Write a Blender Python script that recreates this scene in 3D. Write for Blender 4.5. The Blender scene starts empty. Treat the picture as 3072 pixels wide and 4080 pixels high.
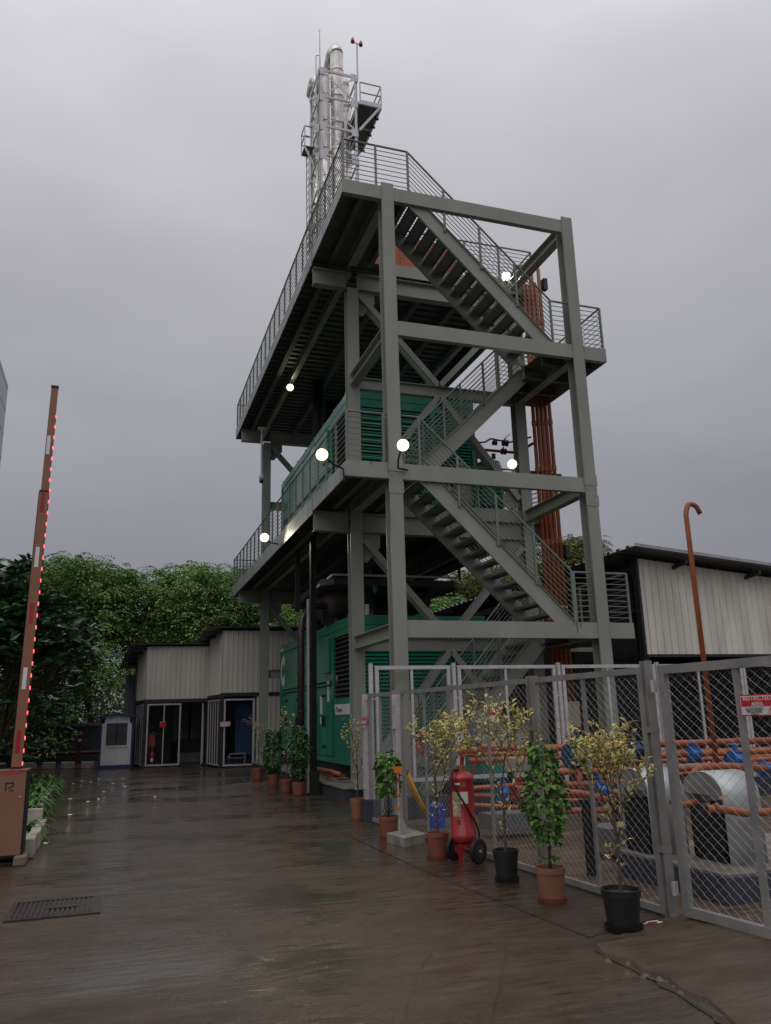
import bpy, math, random
import numpy as np
from mathutils import Vector, Matrix
S = bpy.context.scene
C = S.collection
R = math.radians
random.seed(7); rng = np.random.default_rng(7)

# ------------------------------------------------------------------ camera, sky, exposure
cam = bpy.data.cameras.new('camera'); co = bpy.data.objects.new('camera', cam); C.objects.link(co)
cam.sensor_fit = 'HORIZONTAL'; cam.sensor_width = 36.0; cam.lens = 36.0*3178.27/3072; cam.clip_end = 2000; cam.clip_start = .05
yaw, pitch, roll = .3256, .2494, .0262
fw = Vector((math.sin(yaw)*math.cos(pitch), math.cos(yaw)*math.cos(pitch), math.sin(pitch)))
rt = Vector((math.cos(yaw), -math.sin(yaw), 0)); u_ = rt.cross(fw)
rt2 = rt*math.cos(roll) - u_*math.sin(roll); up2 = rt*math.sin(roll) + u_*math.cos(roll)
co.matrix_world = Matrix(((rt2.x, up2.x, -fw.x, -4.8137), (rt2.y, up2.y, -fw.y, -13.219), (rt2.z, up2.z, -fw.z, 1.65), (0, 0, 0, 1)))
S.camera = co
W = bpy.data.worlds.new("World"); S.world = W; W.use_nodes = True
nt = W.node_tree; N = nt.nodes; L = nt.links; N.clear()
out = N.new('ShaderNodeOutputWorld'); bg = N.new('ShaderNodeBackground'); bg2 = N.new('ShaderNodeBackground')
sky = N.new('ShaderNodeTexSky'); sky.sky_type = 'NISHITA'; sky.sun_disc = False
sky.sun_elevation = R(50); sky.sun_rotation = R(200)
bg2.inputs[1].default_value = .05
L.new(sky.outputs[0], bg2.inputs[0])
tc = N.new('ShaderNodeTexCoord'); sx = N.new('ShaderNodeSeparateXYZ'); L.new(tc.outputs['Generated'], sx.inputs[0])
nz = N.new('ShaderNodeTexNoise'); nz.inputs['Scale'].default_value = 1.9; nz.inputs['Detail'].default_value = 4; nz.inputs['Roughness'].default_value = .5
mp = N.new('ShaderNodeMapping'); mp.inputs['Scale'].default_value = (1, 1, 2.4); L.new(tc.outputs['Generated'], mp.inputs[0]); L.new(mp.outputs[0], nz.inputs[0])
ad = N.new('ShaderNodeMath'); ad.operation = 'MULTIPLY_ADD'; L.new(nz.outputs[0], ad.inputs[0]); ad.inputs[1].default_value = .36; L.new(sx.outputs[2], ad.inputs[2])
cr = N.new('ShaderNodeValToRGB'); L.new(ad.outputs[0], cr.inputs[0])
e = cr.color_ramp.elements
e[0].position = .0; e[0].color = (.20, .20, .225, 1)
e[1].position = 1.0; e[1].color = (.80, .80, .84, 1)
for p, c in ((.24, (.212, .212, .240)), (.38, (.255, .254, .284)), (.54, (.345, .345, .374)), (.70, (.45, .45, .48)), (.86, (.58, .58, .615))):
    x = cr.color_ramp.elements.new(p); x.color = (*c, 1)
L.new(cr.outputs[0], bg.inputs[0]); bg.inputs[1].default_value = 1.0
mx = N.new('ShaderNodeMixShader'); mx.inputs[0].default_value = .06
L.new(bg.outputs[0], mx.inputs[1]); L.new(bg2.outputs[0], mx.inputs[2]); L.new(mx.outputs[0], out.inputs[0])
sl = bpy.data.lights.new('sun', 'SUN'); sl.energy = .6; sl.angle = R(70); sl.color = (1, .98, .95)
so = bpy.data.objects.new('sun', sl); C.objects.link(so); so.rotation_euler = (R(38), R(-14), R(-20))
S.view_settings.view_transform = 'Standard'; S.view_settings.look = 'None'; S.view_settings.gamma = 1; S.view_settings.exposure = .12
S.render.engine = 'CYCLES'; S.cycles.max_bounces = 6

# ------------------------------------------------------------------ materials
MATS = {}
def mat(name, col, rough=.6, metal=0., var=.15, vs=3., bump=0., bs=40., col2=None, streak=None, coat=0., island=0., trans=0., emit=None, spec=.5):
    if name in MATS: return MATS[name]
    m = bpy.data.materials.new(name); m.use_nodes = True; n = m.node_tree.nodes; l = m.node_tree.links
    b = n['Principled BSDF']; b.inputs['Roughness'].default_value = rough; b.inputs['Metallic'].default_value = metal
    b.inputs['Coat Weight'].default_value = coat; b.inputs['Specular IOR Level'].default_value = spec
    t = n.new('ShaderNodeTexCoord'); nzz = n.new('ShaderNodeTexNoise'); nzz.inputs['Scale'].default_value = vs; nzz.inputs['Detail'].default_value = 6
    mp = n.new('ShaderNodeMapping'); l.new(t.outputs['Object'], mp.inputs[0]); l.new(mp.outputs[0], nzz.inputs[0])
    if streak: mp.inputs['Scale'].default_value = streak
    r = n.new('ShaderNodeValToRGB'); l.new(nzz.outputs[0], r.inputs[0]); r.color_ramp.elements[0].position = .33; r.color_ramp.elements[1].position = .68
    c2 = col2 or tuple(min(1, c*(1+var)) for c in col)
    r.color_ramp.elements[0].color = (*[c*(1-var) for c in col], 1) if not col2 else (*col, 1); r.color_ramp.elements[1].color = (*c2, 1)
    src = r.outputs[0]
    if island:
        g = n.new('ShaderNodeNewGeometry'); h = n.new('ShaderNodeHueSaturation'); mr = n.new('ShaderNodeMapRange')
        mr.inputs['To Min'].default_value = 1-island; mr.inputs['To Max'].default_value = 1+island
        l.new(g.outputs['Random Per Island'], mr.inputs[0]); l.new(mr.outputs[0], h.inputs['Value']); l.new(src, h.inputs['Color']); src = h.outputs[0]
    l.new(src, b.inputs['Base Color'])
    if bump:
        n2 = n.new('ShaderNodeTexNoise'); n2.inputs['Scale'].default_value = bs; n2.inputs['Detail'].default_value = 4; l.new(t.outputs['Object'], n2.inputs[0])
        bp = n.new('ShaderNodeBump'); bp.inputs['Strength'].default_value = bump; bp.inputs['Distance'].default_value = .02; l.new(n2.outputs[0], bp.inputs['Height']); l.new(bp.outputs[0], b.inputs['Normal'])
    if trans: b.inputs['Transmission Weight'].default_value = trans
    if emit:
        b.inputs['Emission Color'].default_value = (*emit[0], 1); b.inputs['Emission Strength'].default_value = emit[1]
    MATS[name] = m
    return m
STEEL = mat('painted_steel', (.262, .275, .238), .42, 0, .1, 1.6, .05, 60, streak=(1, 1, .35))
STEELG = mat('galvanised_side_steel', (.30, .31, .29), .45, 0, .3, 3, .05, 60, streak=(1.5, 1.5, .3))
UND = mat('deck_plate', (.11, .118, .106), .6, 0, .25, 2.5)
TREAD = mat('tread_plate', (.15, .165, .15), .5, 0, .2, 5)
RAIL = mat('rail_steel', (.17, .195, .165), .45, 0, .1, 4)
GREEN = mat('generator_green', (.018, .22, .14), .33, 0, .18, 2.2, coat=.2, streak=(1, 1, .3))
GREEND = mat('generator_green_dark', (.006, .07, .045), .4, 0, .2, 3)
BLACK = mat('matt_black', (.008, .008, .009), .6, 0, .3, 4)
DGREY = mat('dark_grey_paint', (.03, .03, .034), .55, 0, .25, 4)
GALV = mat('galvanised', (.46, .45, .45), .4, .35, .15, 6)
FGREY = mat('fence_paint_grey', (.21, .205, .20), .45, .2, .15, 5, col2=(.31, .285, .275))
FWH = mat('fence_paint_white', (.50, .47, .48), .45, 0, .12, 7)
WIRE = mat('fence_wire', (.38, .37, .36), .4, .5, .15, 9)
STACKW = mat('stack_steel_white', (.66, .65, .68), .45, .0, .1, 3)
STAIN = mat('stainless', (.74, .70, .66), .28, .75, .18, 3, bump=.03, bs=8)
REDP = mat('red_oxide_pipe', (.31, .085, .032), .42, 0, .15, 5)
REDT = mat('red_tank_paint', (.42, .075, .04), .5, 0, .15, 2)
RED = mat('fire_red', (.34, .016, .02), .3, 0, .12, 5, coat=.3)
REDS = mat('sign_red', (.50, .015, .03), .5)
BLUE = mat('valve_blue', (.02, .13, .42), .35, 0, .2, 12)
BLUED = mat('valve_dark_blue', (.015, .045, .10), .4, 0, .2, 12)
DRUM = mat('drum_blue', (.01, .05, .4), .4)
WHITE = mat('white_paint', (.70, .70, .71), .45, 0, .06, 3)
PAPER = mat('label_paper', (.62, .60, .58), .6, 0, .1, 20)
OLDP = mat('stained_label', (.20, .13, .06), .6, 0, .1, 30, col2=(.60, .55, .42))
CLAD = mat('beige_cladding', (.60, .555, .50), .5, 0, .1, 1.5, streak=(1, 1, .25))
CLADW = mat('cream_cladding', (.72, .68, .60), .45, 0, .16, 1.2, streak=(2, 1, .3))
TIN = mat('roof_sheet', (.20, .19, .20), .5, .1, .2, 3)
TRIM = mat('dark_trim', (.02, .02, .024), .55)
ROOFED = mat('roof_edge_metal', (.42, .41, .42), .4, .4, .2, 5)
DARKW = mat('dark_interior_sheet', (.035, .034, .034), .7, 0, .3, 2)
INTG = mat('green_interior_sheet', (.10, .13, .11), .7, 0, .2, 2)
INTB = mat('blue_tarpaulin', (.03, .09, .24), .5, 0, .2, 2)
CONC = mat('rough_concrete', (.15, .135, .115), .75, 0, .3, 6, .5, 25, col2=(.26, .24, .20))
KERB = mat('white_kerb_paint', (.40, .36, .31), .6, 0, .25, 5, .4, 30)
KERBD = mat('bare_kerb_concrete', (.17, .14, .10), .7, 0, .3, 8, .5, 30)
PLIN = mat('plinth_navy_paint', (.045, .047, .065), .5, 0, .25, 4, .2, 20)
PLTOP = mat('plinth_top_concrete', (.17, .15, .13), .6, 0, .3, 5, .3, 20)
TERRA = mat('terracotta_plastic', (.22, .07, .045), .5, 0, .15, 6)
TERRB = mat('brown_plastic', (.24, .105, .062), .5, 0, .15, 6)
POTB = mat('black_plastic', (.012, .012, .012), .45)
SOIL = mat('soil', (.06, .035, .022), .9, 0, .4, 30, .6, 60)
BARK = mat('bark', (.09, .06, .045), .85, 0, .3, 20, .5, 60)
LEAFY = mat('leaf_yellow', (.66, .50, .11), .5, 0, .2, 12, island=.3, col2=(.85, .76, .34))
LEAFC = mat('leaf_variegated_green', (.07, .15, .015), .5, 0, .2, 12, island=.3)
LEAFG = mat('leaf_fresh_green', (.035, .115, .015), .5, 0, .25, 9, island=.5, col2=(.12, .26, .035))
LEAFD = mat('leaf_dark_green', (.018, .06, .012), .45, 0, .25, 4, island=.45, col2=(.04, .12, .02))
LEAFF = mat('leaf_frangipani', (.028, .07, .03), .36, 0, .3, 2, island=.5, col2=(.06, .14, .05))
LEAFT = mat('leaf_tree', (.13, .25, .06), .6, 0, .3, .45, island=.5, col2=(.34, .50, .16))
LEAFT2 = mat('leaf_tree_olive', (.10, .14, .03), .6, 0, .3, .6, island=.45, col2=(.26, .24, .07))
FLOW = mat('white_petal', (.75, .72, .6), .5)
GRASSM = mat('ground_cover', (.02, .06, .01), .6, 0, .3, 6, island=.4)
BOOM = mat('boom_brown_paint', (.27, .115, .062), .4, 0, .08, 3)
CABM = mat('cabinet_orange_brown', (.25, .12, .07), .42, 0, .08, 2)
LED = mat('led_red', (.6, .01, .02), .4, emit=((1, .015, .04), 1.6))
LEDC = mat('led_red_core', (.9, .2, .2), .4, emit=((1, .12, .15), 2.5))
LAMP = mat('lamp_glass', (1, 1, .95), .3, emit=((1, .94, .76), 7))
LAMPHALO = mat('lamp_halo_glow', (.9, .8, .6), .3, emit=((1, .82, .5), 1.3))  # dim warm emission imitating the halo around a lit lens
BRNZ = mat('brass', (.3, .2, .08), .4, .8)
ORNG = mat('orange_plastic', (.75, .16, .02), .4)
YEL = mat('yellow_fabric', (.65, .30, .02), .5)
PURP = mat('booth_blue_paint', (.03, .035, .14), .4)
GLASS = mat('dark_glass', (.02, .025, .028), .08, 0, .2, 3, spec=.8)
YWIN = mat('lit_window', (.6, .42, .2), .4, emit=((1, .72, .35), .35))
BLDG = mat('pale_building_panel', (.40, .45, .46), .4, 0, .1, .3)
STONE = mat('boundary_stone', (.055, .06, .07), .7, 0, .35, 3, .6, 6)
BEIGEP = mat('beige_panel', (.36, .31, .24), .5, 0, .1, 4)
CLOTH = mat('grey_tarpaulin', (.20, .20, .20), .6, 0, .3, 3, .5, 5)
PLASTW = mat('clear_plastic_wrap', (.45, .42, .40), .3, 0, .3, 6, .6, 9)
COPPER = mat('aged_canopy_metal', (.50, .53, .53), .33, .35, .12, 3, streak=(.4, 2, 1))
WOOD = mat('wet_timber', (.16, .05, .03), .5, 0, .4, 6)
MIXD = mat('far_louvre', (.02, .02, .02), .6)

def ground_mat(name, base, base2, rmin, rmax, stre=1., wet=1.):
    m = bpy.data.materials.new(name); m.use_nodes = True; n = m.node_tree.nodes; l = m.node_tree.links; b = n['Principled BSDF']
    t = n.new('ShaderNodeTexCoord')
    def noise(scale, sc, det=6, ro=.6):
        mp = n.new('ShaderNodeMapping'); mp.inputs['Scale'].default_value = sc; l.new(t.outputs['Object'], mp.inputs[0])
        x = n.new('ShaderNodeTexNoise'); x.inputs['Scale'].default_value = scale; x.inputs['Detail'].default_value = det; x.inputs['Roughness'].default_value = ro; l.new(mp.outputs[0], x.inputs[0]); return x.outputs[0]
    def ramp(src, a, b_, c0, c1):
        r = n.new('ShaderNodeValToRGB'); l.new(src, r.inputs[0]); r.color_ramp.elements[0].position = a; r.color_ramp.elements[1].position = b_
        r.color_ramp.elements[0].color = (*c0, 1); r.color_ramp.elements[1].color = (*c1, 1); return r.outputs[0]
    big = noise(.45, (1, 1, 1)); stk = noise(3.0, (.8, 4.6, 1), 8, .68); fine = noise(26, (.35, 2.2, 1), 5, .6); grain = noise(90, (1, 1, 1), 3)
    c0 = ramp(big, .35, .65, base, base2)
    mixe = n.new('ShaderNodeMix'); mixe.data_type = 'RGBA'; mixe.blend_type = 'MULTIPLY'; mixe.inputs[0].default_value = .7; l.new(c0, mixe.inputs[6]); l.new(ramp(noise(2.3, (.8, 1.3, 1), 6, .65), .36, .64, (.62, .54, .48), (1.25, 1.3, 1.35)), mixe.inputs[7]); c = mixe.outputs[2]
    mixc = n.new('ShaderNodeMix'); mixc.data_type = 'RGBA'; mixc.blend_type = 'MULTIPLY'; mixc.inputs[0].default_value = .8
    l.new(c, mixc.inputs[6]); l.new(ramp(stk, .38, .62, (.66, .62, .58), (1.25, 1.22, 1.2)), mixc.inputs[7])
    mixd = n.new('ShaderNodeMix'); mixd.data_type = 'RGBA'; mixd.blend_type = 'MULTIPLY'; mixd.inputs[0].default_value = .6
    l.new(mixc.outputs[2], mixd.inputs[6]); l.new(ramp(grain, .3, .7, (.6, .6, .6), (1.3, 1.3, 1.3)), mixd.inputs[7])
    l.new(mixd.outputs[2], b.inputs['Base Color'])
    # wetness: a water film lies in shallow hollows (smooth), ridges stand out of it (rough, bumpy)
    wa = n.new('ShaderNodeMath'); wa.operation = 'ADD'; l.new(noise(.55, (.7, 1.5, 1), 5), wa.inputs[0])
    wb = n.new('ShaderNodeMath'); wb.operation = 'MULTIPLY'; l.new(stk, wb.inputs[0]); wb.inputs[1].default_value = .7; l.new(wb.outputs[0], wa.inputs[1])
    mr = n.new('ShaderNodeMapRange'); l.new(wa.outputs[0], mr.inputs[0]); mr.inputs['From Min'].default_value = .76; mr.inputs['From Max'].default_value = .94
    mr.inputs['To Min'].default_value = rmin; mr.inputs['To Max'].default_value = rmax; l.new(mr.outputs[0], b.inputs['Roughness'])
    hs = n.new('ShaderNodeMath'); hs.operation = 'ADD'; l.new(stk, hs.inputs[0])
    h2 = n.new('ShaderNodeMath'); h2.operation = 'MULTIPLY'; l.new(fine, h2.inputs[0]); h2.inputs[1].default_value = .30; l.new(h2.outputs[0], hs.inputs[1])
    h3 = n.new('ShaderNodeMath'); h3.operation = 'MULTIPLY_ADD'; l.new(noise(34, (1, 1.6, 1), 3), h3.inputs[0]); h3.inputs[1].default_value = .28; l.new(hs.outputs[0], h3.inputs[2])
    ms = n.new('ShaderNodeMapRange'); l.new(wa.outputs[0], ms.inputs[0]); ms.inputs['From Min'].default_value = .74; ms.inputs['From Max'].default_value = .95
    ms.inputs['To Min'].default_value = .35*stre; ms.inputs['To Max'].default_value = 1.0*stre
    bp = n.new('ShaderNodeBump'); bp.inputs['Distance'].default_value = .03; l.new(ms.outputs[0], bp.inputs['Strength']); l.new(h3.outputs[0], bp.inputs['Height'])
    l.new(bp.outputs[0], b.inputs['Normal']); b.inputs['Specular IOR Level'].default_value = .3
    mw = n.new('ShaderNodeMapRange'); l.new(wa.outputs[0], mw.inputs[0]); mw.inputs['From Min'].default_value = .74; mw.inputs['From Max'].default_value = .98; mw.inputs['To Min'].default_value = 1.0*wet; mw.inputs['To Max'].default_value = .15*wet; l.new(mw.outputs[0], b.inputs['Coat Weight']); b.inputs['Coat Roughness'].default_value = .03; b.inputs['Coat IOR'].default_value = 1.5
    b2 = n.new('ShaderNodeBump'); mb_ = n.new('ShaderNodeMapRange'); l.new(wa.outputs[0], mb_.inputs[0]); mb_.inputs['From Min'].default_value = .74; mb_.inputs['From Max'].default_value = .98; mb_.inputs['To Min'].default_value = .10; mb_.inputs['To Max'].default_value = .85; l.new(mb_.outputs[0], b2.inputs['Strength']); b2.inputs['Distance'].default_value = .02
    h4 = n.new('ShaderNodeMath'); h4.operation = 'MULTIPLY_ADD'; l.new(noise(70, (1, 1, 1), 2), h4.inputs[0]); h4.inputs[1].default_value = .34; l.new(h3.outputs[0], h4.inputs[2]); l.new(h4.outputs[0], b2.inputs['Height']); l.new(b2.outputs[0], b.inputs['Coat Normal'])
    return m
WETC = ground_mat('wet_brushed_concrete', (.056, .034, .019), (.085, .060, .040), .12, .5)
WETY = ground_mat('yard_concrete', (.10, .066, .045), (.15, .115, .085), .25, .6, 1, .3)
WETA = ground_mat('wet_apron_plaster', (.050, .033, .021), (.075, .055, .038), .1, .45, .8)
WETR = ground_mat('ramp_concrete', (.075, .048, .029), (.11, .079, .052), .25, .6, 1, .45)
EARTH = mat('wet_earth', (.035, .03, .02), .8, 0, .3, 1, .4, 8)

# ------------------------------------------------------------------ builders
class MB:
    def __init__(s): s.v = []; s.f = []; s.mi = []; s.k = 0
    def add(s, vs, fs):
        o = len(s.v); s.v += [tuple(v) for v in vs]; s.f += [tuple(i+o for i in f) for f in fs]; s.mi += [s.k]*len(fs); return s
    def box(s, a, b):
        x0, y0, z0 = a; x1, y1, z1 = b
        x0, x1 = sorted((x0, x1)); y0, y1 = sorted((y0, y1)); z0, z1 = sorted((z0, z1))
        return s.add([(x0, y0, z0), (x1, y0, z0), (x1, y1, z0), (x0, y1, z0), (x0, y0, z1), (x1, y0, z1), (x1, y1, z1), (x0, y1, z1)],
                     [(0, 3, 2, 1), (4, 5, 6, 7), (0, 1, 5, 4), (1, 2, 6, 5), (2, 3, 7, 6), (3, 0, 4, 7)])
    def frame(s, p, q, upv=(0, 0, 1)):
        p = Vector(p); q = Vector(q); d = (q-p).normalized(); u = Vector(upv)
        if abs(d.dot(u)) > .999: u = Vector((0, 1, 0))
        side = d.cross(u).normalized(); u = side.cross(d).normalized(); return p, q, d, side, u
    def beam(s, p, q, w, h, upv=(0, 0, 1)):
        p, q, d, sd, u = s.frame(p, q, upv)
        vs = [c+sd*(w/2*i)+u*(h/2*j) for c in (p, q) for i, j in ((-1, -1), (1, -1), (1, 1), (-1, 1))]
        return s.add(vs, [(0, 1, 2, 3), (7, 6, 5, 4), (0, 4, 5, 1), (1, 5, 6, 2), (2, 6, 7, 3), (3, 7, 4, 0)])
    def ibeam(s, p, q, w, h, t=.014, upv=(0, 0, 1)):
        p, q, d, sd, u = s.frame(p, q, upv); k = h/2-t/2
        s.beam(p+u*k, q+u*k, w, t, u); s.beam(p-u*k, q-u*k, w, t, u); s.beam(p, q, t, h-2*t-.004, u); return s
    def tube(s, pts, r, n=8, cap=True):
        pts = [Vector(p) for p in pts]; m = len(pts); rs = r if isinstance(r, (list, tuple)) else [r]*m
        vs = []; u = None
        for i, p in enumerate(pts):
            d = (pts[min(i+1, m-1)]-pts[max(i-1, 0)]).normalized()
            if u is None:
                a = Vector((0, 0, 1)) if abs(d.z) < .9 else Vector((1, 0, 0)); u = d.cross(a).normalized()
            else: u = (u-d*u.dot(d)).normalized()
            w = d.cross(u)
            for k in range(n):
                a = 2*math.pi*k/n; vs.append(p+(u*math.cos(a)+w*math.sin(a))*rs[i])
        fs = [(i*n+k, i*n+(k+1) % n, (i+1)*n+(k+1) % n, (i+1)*n+k) for i in range(m-1) for k in range(n)]
        if cap: fs += [tuple(range(n))[::-1], tuple(range((m-1)*n, m*n))]
        return s.add(vs, fs)
    def lathe(s, prof, c=(0, 0, 0), n=20):
        vs = [(c[0]+r*math.cos(2*math.pi*k/n), c[1]+r*math.sin(2*math.pi*k/n), c[2]+z) for r, z in prof for k in range(n)]
        return s.add(vs, [(i*n+k, i*n+(k+1) % n, (i+1)*n+(k+1) % n, (i+1)*n+k) for i in range(len(prof)-1) for k in range(n)])
    def quad(s, a, b, c, d): return s.add([a, b, c, d], [(0, 1, 2, 3)])
    def prism(s, poly, z0, z1):
        n = len(poly); vs = [(x, y, z0) for x, y in poly]+[(x, y, z1) for x, y in poly]
        return s.add(vs, [tuple(range(n))[::-1], tuple(range(n, 2*n))]+[(i, (i+1) % n, (i+1) % n+n, i+n) for i in range(n)])
    def extr(s, poly, vec):
        n = len(poly); v = Vector(vec); vs = [Vector(p) for p in poly]+[Vector(p)+v for p in poly]
        return s.add(vs, [tuple(range(n))[::-1], tuple(range(n, 2*n))]+[(i, (i+1) % n, (i+1) % n+n, i+n) for i in range(n)])
WL = {}
def wl(o): return WL.get(o.name, Vector((0, 0, 0))) if o else Vector((0, 0, 0))
def tag(o, label, cat, group=None):
    o['label'] = label; o['category'] = cat
    if group: o['group'] = group
    return o
def obj(name, mb, m, parent=None, kind=None, smooth=False, label=None, bevel=0, local=False):
    off = Vector((0, 0, 0)) if local else wl(parent)
    me = bpy.data.meshes.new(name)
    vs = [(v[0]-off.x, v[1]-off.y, v[2]-off.z) for v in mb.v]
    me.from_pydata(vs, [], mb.f)
    for mm in (m if isinstance(m, (list, tuple)) else [m]): me.materials.append(mm)
    if any(mb.mi): me.polygons.foreach_set('material_index', mb.mi)
    if smooth: me.polygons.foreach_set('use_smooth', [True]*len(me.polygons))
    me.update(); o = bpy.data.objects.new(name, me); C.objects.link(o)
    if parent: o.parent = parent
    WL[o.name] = wl(parent)
    if kind: o['kind'] = kind
    if label: o['label'] = label
    if bevel:
        b = o.modifiers.new('bevel', 'BEVEL'); b.width = bevel; b.segments = 2; b.limit_method = 'ANGLE'
    return o
def thing(name, label, cat, loc=(0, 0, 0), group=None, rz=0):
    o = bpy.data.objects.new(name, None); C.objects.link(o); o.location = loc; o.empty_display_size = .2
    WL[o.name] = Vector(loc); o['label'] = label; o['category'] = cat
    if group: o['group'] = group
    return o
def struct(name, mb, m, **k): return obj(name, mb, m, kind='structure', **k)
def dup(root, loc, label=None, rz=None, group=None, scale=None):
    r = root.copy(); C.objects.link(r); r.location = loc
    if rz is not None: r.rotation_euler = (0, 0, rz)
    if scale: r.scale = (scale,)*3
    if label: r['label'] = label
    if group: r['group'] = group
    for ch in list(root.children):
        c = ch.copy(); C.objects.link(c); c.parent = r
        for g in list(ch.children):
            d = g.copy(); C.objects.link(d); d.parent = c
    return r
def piece(name, me_src, parent, loc):       # alike piece sharing mesh data
    o = bpy.data.objects.new(name, me_src.data); C.objects.link(o); o.parent = parent; o.location = loc; WL[o.name] = wl(parent)+Vector(loc); return o
def text(name, body, size, origin, xdir, ydir, m, parent, bold=0., align='LEFT', sx=1.):
    cu = bpy.data.curves.new(name, 'FONT'); cu.body = body; cu.size = size; cu.align_x = align; cu.offset = bold*size; cu.resolution_u = 3
    t = bpy.data.objects.new('tmp_text', cu); C.objects.link(t)
    me = bpy.data.meshes.new_from_object(t); bpy.data.objects.remove(t); me.materials.clear(); me.materials.append(m)
    o = bpy.data.objects.new(name, me); C.objects.link(o)
    X = Vector(xdir).normalized(); Y = Vector(ydir).normalized(); Z = X.cross(Y); X = X*sx; p = Vector(origin)-wl(parent)
    o.parent = parent
    o.matrix_local = Matrix(((X.x, Y.x, Z.x, p.x), (X.y, Y.y, Z.y, p.y), (X.z, Y.z, Z.z, p.z), (0, 0, 0, 1)))
    return o
def leaves(name, cen, dirs, size, width, m, parent, kind='stuff', up=None, mats2=None, fold=.25, label=None):
    """each leaf: two bent blades; with mats2 a green middle and a pale margin"""
    cen = np.asarray(cen, float); d = np.asarray(dirs, float); n = len(cen)
    d = d/np.maximum(np.linalg.norm(d, axis=1, keepdims=True), 1e-6)
    size = np.broadcast_to(np.asarray(size, float), (n,))[:, None]; wd = np.broadcast_to(np.asarray(width, float), (n,))[:, None]
    a = rng.normal(size=(n, 3))*.6 + (np.array([0, 0, 1.]) if up is None else up)
    sd = np.cross(d, a); sd /= np.maximum(np.linalg.norm(sd, axis=1, keepdims=True), 1e-6); nr = np.cross(sd, d)
    cen = cen-np.array(wl(parent))
    if mats2 is None:
        P = [cen, cen+d*size*.45+sd*wd*.5+nr*wd*fold, cen+d*size-nr*size*.12, cen+d*size*.45-sd*wd*.5+nr*wd*fold]
        V = np.stack(P, 1).reshape(-1, 3); F = np.array([[0, 1, 2], [0, 2, 3]]); k = 4
    else:
        P = [cen, cen+d*size*.45+sd*wd*.5+nr*wd*fold, cen+d*size-nr*size*.12, cen+d*size*.45-sd*wd*.5+nr*wd*fold, cen+d*size*.42+sd*wd*.2+nr*wd*fold*.3, cen+d*size*.8, cen+d*size*.42-sd*wd*.2+nr*wd*fold*.3]
        V = np.stack(P, 1).reshape(-1, 3); F = np.array([[0, 1, 4], [1, 5, 4], [1, 2, 5], [2, 3, 5], [3, 6, 5], [3, 0, 6], [0, 4, 5], [0, 5, 6]]); k = 7
    F = (F[None]+(np.arange(n)*k)[:, None, None]).reshape(-1, 3)
    me = bpy.data.meshes.new(name); me.vertices.add(len(V)); me.vertices.foreach_set('co', V.ravel())
    me.loops.add(F.size); me.loops.foreach_set('vertex_index', F.ravel()); me.polygons.add(len(F))
    me.polygons.foreach_set('loop_start', np.arange(0, F.size, 3)); me.polygons.foreach_set('loop_total', np.full(len(F), 3))
    me.materials.append(m)
    if mats2 is not None:
        me.materials.append(mats2); me.polygons.foreach_set('material_index', np.tile([0]*6+[1]*2, n))
    me.update(); me.validate()
    o = bpy.data.objects.new(name, me); C.objects.link(o); o.parent = parent; WL[o.name] = wl(parent)
    if kind: o['kind'] = kind
    if label: o['label'] = label
    return o

# ------------------------------------------------------------------ the ground
g = MB(); g.quad((-400, -400, -.03), (400, -400, -.03), (400, 400, -.03), (-400, 400, -.03)); struct('ground', g, EARTH)
g = MB(); g.add([(-5.74, -30, 0), (9, -30, 0), (9, 26, 0), (-3.9, 26, 0), (-3.9, 20.6, 0), (-5.3, 20.6, 0), (-8.5, 22.3, 0), (-8.5, 20.2, 0), (-6.2, 14, 0), (-6.0, 6, 0), (-5.74, -1.9, 0), (-14, -1.9, 0), (-14, -30, 0)], [tuple(range(13))]); struct('road', g, WETC)
g = MB(); g.add([(-.42, -7.35, .004), (9, -7.4, .004), (9, 3.9, .004), (-.2, 3.9, .004), (-.76, .0, .004)], [(0, 1, 2, 3, 4)]); struct('yard_floor', g, WETY)
g = MB(); g.add([(-1.35, -7.45, .004), (-.46, -7.15, .004), (-.78, -.2, .004), (-.4, 2.5, .004), (-.4, 13, .004), (-1.25, 13, .004), (-1.45, 7, .004), (-1.38, 2, .004), (-1.55, -2, .004), (-1.5, -5, .004)], [tuple(range(10))]); struct('apron', g, WETA)
# ramp slab by the gate, its broken edge a few cm proud of the road
g = MB()
edge = [(-.47, -7.22), (-.8, -7.33), (-1.12, -7.52), (-1.42, -7.7), (-1.5, -7.92), (-1.42, -8.1), (-1.47, -8.3), (-1.42, -8.5), (-1.5, -8.72), (-1.47, -8.9), (-1.56, -9.1), (-1.66, -9.4), (-1.72, -9.8), (-1.95, -11), (-2.1, -12.8)]
hs = [h_*.55 for h_ in [.035, .03, .03, .045, .05, .045, .045, .04, .04, .035, .035, .03, .03, .025, .02]]
inner = [(3, -7.22)]+[(3, y-.001*i) for i, (x, y) in enumerate(edge)][1:]
n = len(edge)
rj = [(x+random.uniform(-.025, .025), y+random.uniform(-.02, .02)) for x, y in edge]
vs = [(x, y, h) for (x, y), h in zip(rj, hs)]+[(x, y, .12) for x, y in inner]+[(x-.02, y, -.01) for x, y in rj]
fs = [(i, i+1, n+i+1, n+i) for i in range(n-1)]+[(i+2*n, i+1+2*n, i+1, i) for i in range(n-1)]
g.add(vs, fs); struct('ramp', g, WETR)
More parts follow.
